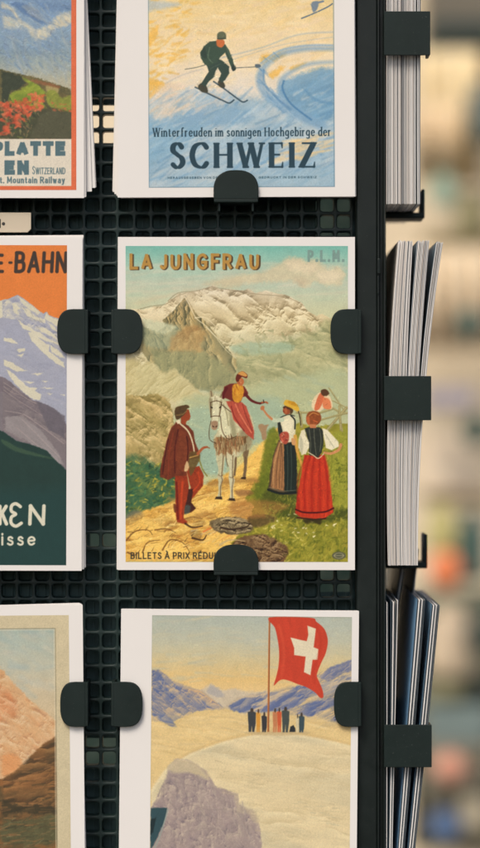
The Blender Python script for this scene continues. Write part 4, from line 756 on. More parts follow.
    P([(60, 150), (80, 132), (120, 140), (150, 175), (110, 160), (75, 160)], (206, 190, 152), 1.5, 1.5, True, .8)
    P([(212, 204), (218, 232), (250, 240), (262, 262), (252, 270), (240, 250), (214, 245), (205, 215)], (192, 176, 148), 1, 2, False, .6)
    p.dabs(190, [(62, 160), (150, 180), (215, 215), (255, 250), (262, 315), (40, 315), (62, 240)], 11, 1.2, 68, [(150, 138, 130), (196, 180, 160), (162, 150, 142), (186, 172, 156)], .5, 24, .6)
    for q in ([(80, 240), (110, 230), (150, 240), (190, 238)], [(90, 260), (130, 252), (180, 262)], [(100, 290), (150, 280), (220, 292)], [(75, 180), (120, 190), (150, 200)]): L(q, .9, (146, 134, 128), a=.5)
    P([(24, 238), (60, 236), (56, 262), (40, 300), (24, 330)], (50, 78, 84), .7, 1, False); L([(62, 240), (44, 300), (30, 330)], 1.2, (150, 160, 150)); P([(24, 262), (36, 258), (30, 290), (24, 296)], (28, 46, 50), .6, .6)
    p.dabs(200, [(70, 150), (180, 95), (320, 76), (470, 105), (470, 315), (280, 315), (250, 240), (150, 180)], 17, 1.2, 8, [(230, 212, 168), (200, 182, 140), (212, 192, 148), (186, 174, 138)], .45, 10, .8)
    p.dabs(26, [(120, 120), (300, 120), (460, 240), (460, 270), (330, 230), (120, 140)], 6, 1, 5, [(150, 142, 118), (164, 150, 120)], .7, 12, .5)
    p.dabs(18, [(330, 220), (440, 230), (440, 275), (350, 250)], 8, 1, 4, [(148, 150, 130)], .6, 8, .5)
    f(); p.overpaint(2600, 4, 1, .045, .45, y1=850)
    f(140, 700, 2.1818); p.relief([(110, 125), (250, 84), (400, 92), (470, 106), (470, 315), (285, 315), (262, 260), (215, 205), (150, 160)], [(200, 180, 134), (224, 204, 158), (236, 220, 176)], 22, 8, 3, 67, .7, .5, 2, soft=6)
    # people round the pole
    f(240, 610, 4)
    P([(36, 486), (260, 484), (262, 494), (150, 502), (36, 496)], (196, 172, 126), 1, .5, True, .7)
    man = lambda x, w, y0, c, c2=None: (P([(x, y0), (x+w*.5, y0-6), (x+w, y0+2), (x+w*.95, y0+46), (x+w*.8, 487), (x+w*.55, 487), (x+w*.5, y0+56), (x+w*.42, 487), (x+w*.15, 487), (x+w*.1, y0+46)], c, .5, .3), P([(x+w*.3, y0-6), (x+w*.38, y0-16), (x+w*.62, y0-16), (x+w*.7, y0-6), (x+w*.5, y0+2)], c2 or (70, 60, 52), .45))
    man(28, 34, 408, (62, 66, 68)); man(62, 18, 412, (214, 152, 62), (84, 60, 40)); man(84, 22, 424, (56, 56, 58)); man(128, 20, 408, (196, 128, 84)); man(146, 18, 406, (206, 92, 54)); man(164, 32, 402, (70, 78, 74)); man(232, 24, 424, (60, 78, 84)); man(222, 12, 430, (214, 200, 160))
    P([(196, 486), (200, 464), (212, 458), (220, 470), (220, 486)], (44, 48, 50), .5, .4)
    # pole and flag
    P([(109, 28), (115, 28), (115, 486), (107, 486)], (186, 116, 62), .4); L([(114, 30), (113, 484)], .6, (120, 66, 40), False, .8)
    P([(114, 28), (275, 28), (300, 44), (330, 70), (343, 100), (346, 130), (338, 170), (322, 205), (308, 240), (304, 262), (316, 290), (328, 320), (330, 345), (318, 348), (296, 326), (262, 306), (222, 292), (196, 282), (170, 276), (152, 282), (132, 300), (142, 262), (150, 220), (152, 170), (146, 120), (134, 70)], (200, 66, 42), .45, 0, True, 1, .04, 4, 80, 3)
    P([(262, 60), (296, 70), (288, 148), (308, 152), (306, 196), (286, 196), (276, 258), (252, 244), (258, 190), (222, 182), (198, 106), (250, 124)][:0] or [(264, 60), (298, 72), (290, 146), (309, 154), (306, 196), (286, 196), (278, 258), (252, 246), (258, 184), (212, 178), (212, 150), (197, 108), (240, 118), (262, 122), (268, 96)], (226, 214, 182), .45)
    L([(300, 60), (318, 110), (310, 180), (290, 240), (296, 290)], 2.4, (178, 48, 28), a=.4, soft=1.2); L([(150, 60), (168, 130), (170, 210), (160, 270)], 2.4, (222, 88, 56), a=.45, soft=1.2)
    f(); L([(150.5, 1000), (150.5, 616.5), (350, 616.5)], .6, (150, 150, 130), False, .5)
    p.grain(.05, 76, .7, .03)
    return p
# ---------------------------------------------------------------- materials
def nodes(name):
    m = bpy.data.materials.new(name); m.use_nodes = True
    return m, m.node_tree, m.node_tree.nodes['Principled BSDF']
def noise(nt, scale, detail=3, dist=0, vec=None):
    n = nt.nodes.new('ShaderNodeTexNoise'); n.inputs['Scale'].default_value = scale
    n.inputs['Detail'].default_value = detail; n.inputs['Distortion'].default_value = dist
    if vec is None:
        tc = nt.nodes.new('ShaderNodeTexCoord'); vec = tc.outputs['Object']
    nt.links.new(vec, n.inputs['Vector']); return n
def ramp(nt, fac, stops):
    r = nt.nodes.new('ShaderNodeValToRGB'); e = r.color_ramp.elements
    while len(e) < len(stops): e.new(.5)
    for i, (p, c) in enumerate(stops): e[i].position = p; e[i].color = (*c, 1)
    nt.links.new(fac, r.inputs[0]); return r
def bump(nt, b, h, strength, dist):
    n = nt.nodes.new('ShaderNodeBump'); n.inputs['Strength'].default_value = strength
    n.inputs['Distance'].default_value = dist
    nt.links.new(h, n.inputs['Height']); nt.links.new(n.outputs[0], b.inputs['Normal'])
def simple(name, c, rough=.5, var=.12, scale=40, bmp=.1, bd=.0002, spec=.5, metal=0):
    m, nt, b = nodes(name)
    n = noise(nt, scale, 4); c0 = tuple(v*(1-var) for v in c); c1 = tuple(min(1, v*(1+var)) for v in c)
    r = ramp(nt, n.outputs['Fac'], [(.3, c0), (.7, c1)])
    nt.links.new(r.outputs[0], b.inputs['Base Color'])
    b.inputs['Roughness'].default_value = rough; b.inputs['Specular IOR Level'].default_value = spec; b.inputs['Metallic'].default_value = metal
    if bmp:
        n2 = noise(nt, scale*14, 2); bump(nt, b, n2.outputs['Fac'], bmp, bd)
    return m
def plastic(name, c, rough, grime=.5, spec=.5):
    """moulded black plastic: satin, dusty in patches, faint moulding texture and scuffs"""
    m, nt, b = nodes(name)
    n = noise(nt, 60, 5, .4)
    r = ramp(nt, n.outputs['Fac'], [(.35, c), (.75, tuple(v*1.25+.002*grime for v in c))])
    sp = noise(nt, 1500, 2); sr = ramp(nt, sp.outputs['Fac'], [(.70, (0, 0, 0)), (.78, (1, 1, 1))])      # specks of dust
    mx = nt.nodes.new('ShaderNodeMix'); mx.data_type = 'RGBA'; mx.inputs[7].default_value = (.07, .075, .07, 1)
    nt.links.new(sr.outputs[0], mx.inputs[0]); nt.links.new(r.outputs[0], mx.inputs[6])
    nt.links.new(mx.outputs[2], b.inputs['Base Color'])
    n2 = noise(nt, 170, 6, 1.2)
    mr = nt.nodes.new('ShaderNodeMapRange'); mr.inputs['From Min'].default_value = .3; mr.inputs['From Max'].default_value = .75
    mr.inputs['To Min'].default_value = rough-.07; mr.inputs['To Max'].default_value = rough+.13
    nt.links.new(n2.outputs['Fac'], mr.inputs['Value']); nt.links.new(mr.outputs[0], b.inputs['Roughness'])
    b.inputs['Specular IOR Level'].default_value = spec
    n3 = noise(nt, 2600, 2); bump(nt, b, n3.outputs['Fac'], .18, .00006)
    return m
M_TAB = plastic('black_tab_plastic', (.0085, .0165, .0145), .5, spec=.28)
M_GRID = plastic('black_grid_plastic', (.014, .030, .028), .42, spec=.42)
M_POST = plastic('black_post_plastic', (.0065, .011, .010), .4, spec=.34)
M_CORE = plastic('dark_core_plastic', (.07, .145, .15), .5)
def paper_mat(name, c, rough=.6):
    m, nt, b = nodes(name)
    n = noise(nt, 30, 3); r = ramp(nt, n.outputs['Fac'], [(.3, tuple(v*.975 for v in c)), (.7, c)])
    nt.links.new(r.outputs[0], b.inputs['Base Color']); b.inputs['Roughness'].default_value = rough
    b.inputs['Specular IOR Level'].default_value = .3
    n2 = noise(nt, 900, 3); bump(nt, b, n2.outputs['Fac'], .08, .00005)
    return m
PAPER = (.835, .80, .755)
M_PAPER = paper_mat('card_paper', PAPER)
M_PAPER2 = paper_mat('card_paper_aged', (.74, .68, .61))
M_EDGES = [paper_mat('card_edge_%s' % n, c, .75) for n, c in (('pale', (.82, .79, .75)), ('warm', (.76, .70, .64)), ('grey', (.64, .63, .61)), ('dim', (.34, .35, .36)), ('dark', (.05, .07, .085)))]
M_BLUE = paper_mat('card_back_blue', lin((126, 170, 204)), .45)
M_NAVY = paper_mat('card_back_navy', lin((58, 88, 108)), .45)
M_SLATE = paper_mat('card_back_slate', lin((110, 130, 140)), .45)
M_PRINT, nt, b = nodes('printed_ink')
at = nt.nodes.new('ShaderNodeVertexColor'); at.layer_name = 'print'
n = noise(nt, 1500, 3); mx = nt.nodes.new('ShaderNodeMix'); mx.data_type = 'RGBA'; mx.blend_type = 'MULTIPLY'
mx.inputs[0].default_value = 1
r = ramp(nt, n.outputs['Fac'], [(.3, (.94, .94, .94)), (.7, (1.04, 1.04, 1.04))])
nt.links.new(at.outputs[0], mx.inputs[6]); nt.links.new(r.outputs[0], mx.inputs[7])
nt.links.new(mx.outputs[2], b.inputs['Base Color'])
b.inputs['Roughness'].default_value = .5; b.inputs['Specular IOR Level'].default_value = .35
n = noise(nt, 1100, 2); bump(nt, b, n.outputs['Fac'], .06, .00005)

# ---------------------------------------------------------------- helpers
def link(name, me, mat, parent=None, loc=None):
    o = bpy.data.objects.new(name, me); COL.objects.link(o)
    if mat is not None and not me.materials:
        for m in (mat if isinstance(mat, (list, tuple)) else [mat]): me.materials.append(m)
    if parent: o.parent = parent
    if loc is not None: o.location = loc
    return o
def tag(o, label, cat, group=None):
    o['label'] = label; o['category'] = cat
    if group: o['group'] = group
    return o
def empty(name, loc, label, cat, group=None):
    o = bpy.data.objects.new(name, None); COL.objects.link(o); o.location = loc; o.empty_display_size = .01
    return tag(o, label, cat, group)
def tomesh(bm, name, smooth=False, ang=None):
    bmesh.ops.recalc_face_normals(bm, faces=bm.faces)
    me = bpy.data.meshes.new(name); bm.to_mesh(me); bm.free()
    if smooth:
        me.polygons.foreach_set('use_smooth', [True]*len(me.polygons))
    return me
def box(bm, x0, x1, y0, y1, z0, z1, bev=0, seg=2):
    vs = [bm.verts.new((x, y, z)) for x in (x0, x1) for y in (y0, y1) for z in (z0, z1)]
    fs = [bm.faces.new([vs[i] for i in q]) for q in ((0,1,3,2),(4,6,7,5),(0,4,5,1),(2,3,7,6),(0,2,6,4),(1,5,7,3))]
    if bev:
        ed = set(e for f in fs for e in f.edges)
        bmesh.ops.bevel(bm, geom=list(ed), offset=bev, segments=seg, affect='EDGES', profile=.5)
def prism(bm, outline, y0, y1, bev=0, seg=3):
    """outline in (x, z), extruded from y0 (front) to y1, front edge rounded"""
    f = [bm.verts.new((x, y0, z)) for x, z in outline]; g = [bm.verts.new((x, y1, z)) for x, z in outline]
    ff = bm.faces.new(f); bm.faces.new(g[::-1]); n = len(f)
    for i in range(n): bm.faces.new((f[i], g[i], g[(i+1) % n], f[(i+1) % n]))
    if bev: bmesh.ops.bevel(bm, geom=list(ff.edges), offset=bev, segments=seg, affect='EDGES', profile=.5)
def shade_auto(o, ang=35):
    me = o.data; me.polygons.foreach_set('use_smooth', [True]*len(me.polygons))
    me.set_sharp_from_angle(angle=R(ang))

# ---------------------------------------------------------------- the setting behind: pale shop wall and its goods
BG = 1.55
def bgx(px, y=BG): return W(px, 0, y).x
def bgz(py, y=BG): return W(0, py, y).z
bm = bmesh.new(); box(bm, -1.6, 1.9, BG+.42, BG+.5, -1.25, 1.6)
o = link('wall', tomesh(bm, 'wall'), simple('limewashed_wall', lin((236, 218, 186)), .85, .12, 3, .2, .002)); o['kind'] = 'structure'
tag(o, 'pale plastered shop wall far behind the postcard rack', 'wall')
bm = bmesh.new(); box(bm, -4, 4, -3, BG+.42, -1.27, -1.25)  # unseen ground far below, added for bounced light
o = link('unseen_pavement', tomesh(bm, 'unseen_pavement'), simple('unseen_pavement_stone', (.2, .19, .17), .85, .2, 5, .2, .002)); o['kind'] = 'structure'

def lathe(prof, seg=28, squash=1):
    bm = bmesh.new(); rings = []
    for r_, z in prof:
        rings.append([bm.verts.new((r_*math.cos(2*math.pi*i/seg), squash*r_*math.sin(2*math.pi*i/seg), z)) for i in range(seg)])
    for a, b_ in zip(rings, rings[1:]):
        for i in range(seg): bm.faces.new((a[i], a[(i+1) % seg], b_[(i+1) % seg], b_[i]))
    bm.faces.new(rings[0][::-1]); bm.faces.new(rings[-1])
    return bm
def bg_thing(name, kind, px, py, w_, h_, c, label, cat, y=BG, rough=.7):
    """goods on the stall behind: px, py centre and w_, h_ size in layout units"""
    k = S*(D+y)/D; cx, cz = W(px, py, y).x, W(px, py, y).z; hw, hh = w_*k/2, h_*k/2
    g_ = sum(c)/3; c = tuple(min(245, (v*.86+g_*.14)*1.1+6) for v in c)
    m = simple(name+'_surface', lin(c), rough, .15, 12, .1, .001)
    if kind == 'ball':
        bm = lathe([(max(1e-4, math.sin(t)), -math.cos(t)) for t in np.linspace(0.02, math.pi-.02, 18)])
        bmesh.ops.scale(bm, vec=(hw, hw, hh), verts=bm.verts)
    elif kind == 'jar':
        bm = lathe([(.75, -1), (.95, -.92), (1, -.6), (1, .35), (.8, .62), (.62, .72), (.62, .82), (.72, .84), (.72, 1), (.6, 1)])
        bmesh.ops.scale(bm, vec=(hw, hw, hh), verts=bm.verts)
    elif kind == 'sack':
        bm = lathe([(.7, -1), (.98, -.9), (1, -.5), (.9, 0), (.82, .4), (.55, .7), (.4, .78), (.62, .95), (.5, 1)])
        bmesh.ops.scale(bm, vec=(hw, hw*.7, hh), verts=bm.verts)
        rr = random.Random(int(px*7+py))
        for v in bm.verts: v.co.x *= 1+.08*math.sin(v.co.z*60+rr.random()); v.co.y *= 1+.06*math.sin(v.co.x*90)
    elif kind == 'cloth':
        bm = bmesh.new(); n = 40; a = []; b2 = []
        for i in range(n+1):
            x = -hw+2*hw*i/n; yy = .012*math.sin(i*.9)+.006*math.sin(i*2.3)
            a.append([bm.verts.new((x, yy, -hh)), bm.verts.new((x, yy+.003, hh))]); b2.append([bm.verts.new((x, yy+.004, -hh)), bm.verts.new((x, yy+.007, hh))])
        for i in range(n):
            bm.faces.new((a[i][0], a[i+1][0], a[i+1][1], a[i][1])); bm.faces.new((b2[i][0], b2[i][1], b2[i+1][1], b2[i+1][0]))
            bm.faces.new((a[i][1], a[i+1][1], b2[i+1][1], b2[i][1])); bm.faces.new((a[i][0], b2[i][0], b2[i+1][0], a[i+1][0]))
        bm.faces.new((a[0][0], a[0][1], b2[0][1], b2[0][0])); bm.faces.new((a[n][0], b2[n][0], b2[n][1], a[n][1]))
    else:
        bm = bmesh.new(); box(bm, -hw, hw, -min(hw, .06), min(hw, .06), -hh, hh, min(hw, hh)*.12, 2)
    o = link(name, tomesh(bm, name, kind in ('ball', 'jar', 'sack', 'cloth')), m, None, (cx, y, cz))
    return tag(o, label, cat)
BGT = [
 ('awning', 'box', 520, 4, 190, 52, (104, 96, 80), 'grey brown shop awning out of focus at the top right', 'awning', BG+.36),
 ('awning_beam', 'box', 520, 37, 190, 15, (34, 52, 50), 'dark green beam under the blurred awning', 'beam', BG+.3),
 ('hanging_cloth', 'cloth', 448, 116, 60, 132, (226, 200, 160), 'cream and gold cloth hanging blurred beside the top side pocket', 'cloth', BG+.1),
 ('hanging_shawl', 'cloth', 436, 140, 44, 70, (232, 196, 160), 'peach cloth hanging blurred beside the top stack of card edges', 'cloth', BG+.04),
 ('garment', 'sack', 482, 112, 36, 62, (84, 92, 84), 'dark grey green bundle blurred at the right edge, upper quarter', 'bundle', BG+.05),
 ('jug', 'jar', 444, 190, 24, 34, (124, 150, 128), 'pale teal jug blurred just right of the top pocket hook', 'jug', BG),
 ('basket', 'jar', 472, 216, 34, 50, (120, 112, 74), 'olive basket blurred at the right edge beside the top hook', 'basket', BG),
 ('shelf_board', 'box', 520, 238, 190, 10, (170, 152, 110), 'light wooden shelf blurred above the fanned cards', 'shelf', BG+.1),
 ('panel_cloth', 'cloth', 450, 300, 110, 100, (212, 192, 160), 'grey beige cloth panel blurred behind the fanned cards', 'cloth', BG+.3),
 ('green_pot', 'ball', 470, 324, 26, 30, (52, 84, 76), 'dark green round pot blurred right of the fanned cards', 'pot', BG),
 ('lilac_box', 'box', 448, 398, 48, 20, (138, 130, 138), 'grey lilac box blurred beside the middle tab', 'box', BG),
 ('green_jar', 'ball', 476, 430, 26, 34, (48, 82, 72), 'dark green jar blurred at the right edge beside the middle stack', 'jar', BG),
 ('cream_parcel', 'box', 448, 464, 56, 56, (222, 196, 166), 'cream parcel blurred right of the middle stack of edges', 'parcel', BG+.1),
 ('brown_ledge', 'box', 520, 499, 190, 10, (116, 98, 66), 'brown shelf blurred below the cream parcel', 'shelf', BG+.08),
 ('yellow_sack', 'sack', 442, 528, 34, 50, (166, 156, 92), 'yellow green sack blurred above the orange ball', 'sack', BG),
 ('teal_jar', 'jar', 472, 546, 30, 70, (56, 84, 76), 'dark teal jar blurred right of the orange ball', 'jar', BG+.03),
 ('orange_ball', 'ball', 446, 571, 34, 40, (216, 112, 60), 'bright orange ball blurred beside the lower hook', 'ball', BG-.08),
 ('green_shelf', 'box', 520, 600, 190, 8, (96, 110, 92), 'grey green shelf blurred below the orange ball', 'shelf', BG+.1),
 ('beige_sack', 'sack', 450, 640, 52, 72, (190, 168, 136), 'beige sack blurred right of the blue edged cards', 'sack', BG),
 ('dark_pot', 'ball', 478, 636, 24, 40, (52, 66, 58), 'dark pot blurred at the right edge beside the beige sack', 'pot', BG-.04),
 ('olive_bowl', 'jar', 446, 690, 44, 20, (108, 104, 72), 'olive bowl blurred above the lowest side tab', 'bowl', BG),
 ('teal_box', 'box', 456, 722, 64, 36, (96, 112, 108), 'grey teal box blurred level with the top of the lowest side tab', 'box', BG),
 ('coral_ball', 'ball', 450, 768, 34, 30, (192, 128, 102), 'coral ball blurred right of the lowest side tab', 'ball', BG-.06),
 ('grey_cloth', 'cloth', 462, 790, 80, 90, (128, 122, 104), 'grey brown cloth blurred behind the coral ball', 'cloth', BG+.15),
 ('green_drape', 'cloth', 466, 720, 110, 262, (112, 112, 92), 'dull green drape blurred behind everything at the lower right', 'drape', BG+.3),
 ('dark_basket', 'jar', 474, 700, 30, 50, (44, 58, 52), 'dark green basket blurred at the right edge above the grey teal box', 'basket', BG+.02),
 ('blue_bowl', 'jar', 446, 824, 32, 24, (70, 98, 138), 'blue bowl blurred near the bottom right corner', 'bowl', BG),
 ('cream_box', 'box', 474, 812, 24, 30, (186, 172, 140), 'cream box blurred right of the blue bowl', 'box', BG+.04),
]
for a in BGT: bg_thing(*a[:9], y=a[9])

# ---------------------------------------------------------------- the rack
rack = empty('postcard_rack', (0, .02, W(0, 900).z), 'black plastic postcard rack with a square grid front and side pockets', 'rack')
def part(name, bm, mat, smooth=True, parent=None, ang=35):
    o = link(name, tomesh(bm, name), mat, None)
    if smooth:
        shade_auto(o, ang)
        if name != 'grid_panel':
            wn = o.modifiers.new('weighted', 'WEIGHTED_NORMAL'); wn.keep_sharp = True; wn.weight = 100
    p = parent or rack; o.parent = p
    q = p; off = Vector((0, 0, 0))
    while q: off += q.location; q = q.parent
    o.location = -off
    return o
GY = .0165                                   # front of the grid
PITCH = 16.78; K = S*(D+GY)/D
def grid_mesh(nx0, nx1, nz0, nz1, gx0, gz0):
    """lattice of rounded square holes with a soft rounded rim, as one sheet"""
    p = PITCH*K; hole = p*.5-.00078; rc = .0013; NS = 3
    sec = [(0, 0.0), (.00032, -.00042), (.00042, -.0008)]
    ring = []
    for cx, cz, a0 in ((1, 1, 0), (-1, 1, 90), (-1, -1, 180), (1, -1, 270)):
        for j in range(NS+1): ring.append((cx, cz, R(a0+90*j/NS)))
    verts = []; faces = []; idx = {}
    def V(x, y, z):
        verts.append((x, y, z)); return len(verts)-1
    for i in range(nx0, nx1):
        for j in range(nz0, nz1):
            cx = gx0+(i+.5)*p; cz = gz0-(j+.5)*p
            out = []; 
            rings = []
            for lvl, (grow, y) in enumerate(((.00078*.62, GY), (.00078*.34, GY+.0001), (.00078*.1, GY+.00042), (0, GY+.001), (-.00012, GY+.0052))):
                rr = rc+grow; h = hole+grow-rr
                rings.append([V(cx+sx*h+rr*math.cos(a), y, cz+sz*h+rr*math.sin(a)) for sx, sz, a in ring])
            # square outer border
            q = p/2; sq = []
            for sx, sz, a in ring:
                dx, dz = math.cos(a), math.sin(a); m_ = max(abs(dx), abs(dz))
                X_ = sx*hole; 
                sq.append(None)
            cs = [V(cx+q, GY, cz+q), V(cx-q, GY, cz+q), V(cx-q, GY, cz-q), V(cx+q, GY, cz-q)]
            r0 = rings[0]; n = NS+1
            for c in range(4):
                for k in range(NS): faces.append((cs[c], r0[c*n+k], r0[c*n+k+1]))
                nx = (c+1) % 4
                faces.append((cs[c], r0[c*n+NS], r0[nx*n], cs[nx]))
            for a, b_ in zip(rings, rings[1:]):
                m_ = len(a)
                for k in range(m_): faces.append((a[k], b_[k], b_[(k+1) % m_], a[(k+1) % m_]))
            # back rim
            cb = [V(cx+q, GY+.0052, cz+q), V(cx-q, GY+.0052, cz+q), V(cx-q, GY+.0052, cz-q), V(cx+q, GY+.0052, cz-q)]
            rb = rings[-1]
            for c in range(4):
                for k in range(NS): faces.append((cb[c], rb[c*n+k+1], rb[c*n+k]))
                nx = (c+1) % 4
                faces.append((cb[c], cb[nx], rb[nx*n], rb[c*n+NS]))
    me = bpy.data.meshes.new('grid_panel'); me.from_pydata(verts, [], faces)
    bm = bmesh.new(); bm.from_mesh(me); bmesh.ops.remove_doubles(bm, verts=bm.verts, dist=1e-6); bpy.data.meshes.remove(me)
    bmesh.ops.recalc_face_normals(bm, faces=bm.faces)
    return bm
gx0 = (100.6-240-16.78*14)*K; gz0 = (424-213.2+PITCH*15)*K
part('grid_panel', grid_mesh(0, 29, 0, 56, gx0, gz0), M_GRID, ang=50)
XL, XR, ZT, ZB = gx0, W(357, 0, GY).x, gz0, gz0-56*PITCH*K
# inner wall with upright ribs; a few slots let daylight from behind through
CY = .027
def core():
    bm = bmesh.new()
    X0, X1 = XL, W(386, 0, CY).x
    slots = [(80, 132, 105, 143), (316, 350, 199, 236), (90, 117, 531, 548), (84, 117, 738, 768), (318, 350, 568, 592)]
    xs = sorted({X0, X1}|{W(a, 0, CY).x for s_ in slots for a in s_[:2]})
    zs = sorted({ZB, ZT}|{W(0, a, CY).z for s_ in slots for a in s_[2:]})
    for i in range(len(xs)-1):
        for j in range(len(zs)-1):
            cx = (xs[i]+xs[i+1])/2; cz = (zs[j]+zs[j+1])/2
            if any(W(s_[0], 0, CY).x < cx < W(s_[1], 0, CY).x and W(0, s_[3], CY).z < cz < W(0, s_[2], CY).z for s_ in slots): continue
            vs = [bm.verts.new(q) for q in ((xs[i], CY, zs[j]), (xs[i+1], CY, zs[j]), (xs[i+1], CY, zs[j+1]), (xs[i], CY, zs[j+1]))]
            bm.faces.new(vs)
    bmesh.ops.remove_doubles(bm, verts=bm.verts, dist=1e-6)
    r_ = bmesh.ops.extrude_face_region(bm, geom=bm.faces[:])
    bmesh.ops.translate(bm, vec=(0, .002, 0), verts=[v for v in r_['geom'] if isinstance(v, bmesh.types.BMVert)])
    x = X0+.002
    while x < X1-.002:
        cpx = 240+x/S*D/(D+CY)
        zz = sorted([(W(0, s_[2], CY).z, W(0, s_[3], CY).z) for s_ in slots if s_[0]-2 < cpx < s_[1]+2], reverse=True)
        top = ZT
        for a, b_ in zz+[(ZB, None)]:
            if top-a > .002: box(bm, x-.0004, x+.0004, CY-.0016, CY-.0001, a+.0002, top-.0002)
            top = b_
        x += .0037
    return bm
part('inner_panel', core(), M_CORE, False)
# rear grid and rear frame of the tower
bm = bmesh.new(); TY = .128
x = XL
for (a, b_) in ((ZT, .145), (.118, .05), (.03, -.028), (-.055, -.13), (-.148, ZB)):
    pass
box(bm, XL, XL+.006, GY, TY, ZB, ZT, .0006); box(bm, XL, XR+.011, TY-.004, TY, ZT-.012, ZT); box(bm, XL+.0061, XR+.011, TY-.004, TY, ZB, ZB+.012)
part('rear_frame', bm, M_CORE)
m_, nt, bs = nodes('slot_dimmer_translucent'); bs.inputs['Base Color'].default_value = (.05, .085, .09, 1)  # translucent sheets added behind the cooler slots to dim the daylight through them
tr = nt.nodes.new('ShaderNodeBsdfTranslucent'); tr.inputs[0].default_value = (.16, .25, .26, 1)
ms = nt.nodes.new('ShaderNodeMixShader'); ms.inputs[0].default_value = .6
nn = noise(nt, 90, 3); rr_ = ramp(nt, nn.outputs['Fac'], [(.3, (.35, .5, .5)), (.7, (.6, .72, .7))]); nt.links.new(rr_.outputs[0], tr.inputs[0])
nt.links.new(bs.outputs[0], ms.inputs[1]); nt.links.new(tr.outputs[0], ms.inputs[2]); nt.links.new(ms.outputs[0], nt.nodes['Material Output'].inputs[0])
for q in ((290, 375, 170, 260), (75, 135, 505, 575), (70, 135, 715, 790), (290, 375, 545, 615)):
    p0, p1 = W(q[0], q[3], .055), W(q[1], q[2], .055); bm = bmesh.new(); box(bm, p0.x, p1.x, .055, .0553, p0.z, p1.z); part('slot_dimmer', bm, m_, False)
# corner post: stepped moulding extruded top to bottom
def post():
    bm = bmesh.new(); u = S
    prof = [(357, .0172), (357, .0042), (358, .0036), (362, .0034), (376.6, .0034), (377.2, .0038), (377.6, .0034), (378.2, .0026), (379.4, .0024), (380.2, .003), (380.6, .0052), (383.4, .0052), (383.8, .0038), (384.3, .0034), (385.4, .0034), (386, .0042), (386.2, .0172)]
    pts = [((px-240)*u, y) for px, y in prof]
    a = [bm.verts.new((x, y, ZT)) for x, y in pts]; b_ = [bm.verts.new((x, y, ZB)) for x, y in pts]; n = len(pts)
    for i in range(n): bm.faces.new((a[i], a[(i+1) % n], b_[(i+1) % n], b_[i]))
    bm.faces.new(a); bm.faces.new(b_[::-1]); return bm
part('corner_post', post(), M_POST, ang=28)
bm = bmesh.new(); zc = W(0, 268).z
box(bm, W(377.3, 0).x, W(380.9, 0).x, .0012, .0040, W(0, 274).z, W(0, 258).z, .0006, 3); box(bm, W(377.6, 0).x, W(379.5, 0).x, .0016, .0036, W(0, 294).z, W(0, 276).z, .0003, 2)
part('post_clip', bm, M_POST)
# side wall of the tower that carries the side pockets
bm = bmesh.new(); box(bm, W(382.2, 0).x, W(385.6, 0).x, .0173, TY, ZB, ZT, .0004)
part('side_panel', bm, M_POST)

T = .0013
def arch(px0, px1, w_end, orient, n=14, sq=3.0):
    pass
def tab_outline(x_root, x_tip, z0, z1, n=18, sq=2.7, straight=.42):
    """D shape: straight part from the root, then a rounded (superellipse) tip"""
    L_ = x_tip-x_root; xs_ = x_root+L_*straight; zc = (z0+z1)/2; hz = (z1-z0)/2; pts = [(x_root, zc-hz)]
    for i in range(n+1):
        t = -math.pi/2+math.pi*i/n; c, s_ = math.cos(t), math.sin(t)
        pts.append((xs_+(x_tip-xs_)*abs(c)**(2/sq), zc+hz*math.copysign(abs(s_)**(2/sq), s_)))
    pts.append((x_root, zc+hz))
    return pts
YT = -.0019
def side_tab(px_root, px_tip, py0, py1):
    """retaining tab at the side of a front pocket: rounded plate plus the wall that carries it back to the grid"""
    k = S*(D+YT)/D
    xr = (px_root-240)*k; xt = (px_tip-240)*k; z0 = (424-py1)*k; z1 = (424-py0)*k
    bm = bmesh.new(); prism(bm, tab_outline(xr, xt, z0, z1), YT, YT+T, .00045)
    sg = 1 if xt > xr else -1
    a, b_ = sorted((xr-sg*.0011, xr+sg*.0004))
    box(bm, a, b_, YT+.0001, GY-.0001, z0+.0003, z1-.0003, .00035)
    o = part('side_tab', bm, M_TAB); return o
def bottom_tab(px0, px1, py_top, py_base):
    k = S*(D+YT)/D; x0, x1 = (px0-240)*k, (px1-240)*k; zt, zb = (424-py_top)*k, (424-py_base)*k
    pts = tab_outline(zb, zt, x0, x1, sq=2.5, straight=.3)
    bm = bmesh.new(); prism(bm, [(b_, a) for a, b_ in pts][::-1], YT, YT+T, .0005)
    box(bm, x0+.0002, x1-.0002, YT+.0001, GY-.0001, zb-.0012, zb+.0003, .00035)
    box(bm, x0+.002, x0+.003, YT+.002, GY-.0001, zb-.005, zb-.0013, .0002); box(bm, x1-.003, x1-.002, YT+.002, GY-.0001, zb-.005, zb-.0013, .0002)
    return part('bottom_tab', bm, M_TAB)
ROWS = [(-64, -19, 199.5), (309, 354, 572.5), (682, 727, 946)]
for y0, y1, yb in ROWS:
    side_tab(85.5, 57 if y0 < 600 else 60, y0, y1); side_tab(113.5, 142.5, y0, y1)
    side_tab(359, 330.5 if y0 < 600 else 334, y0, y1); side_tab(-158, -130, y0, y1)
for y0, y1, yb in ROWS[:2]:
    bottom_tab(213.5, 258.5, yb-29.5 if yb < 300 else yb-28, yb); bottom_tab(-60, -15, yb-29, yb)
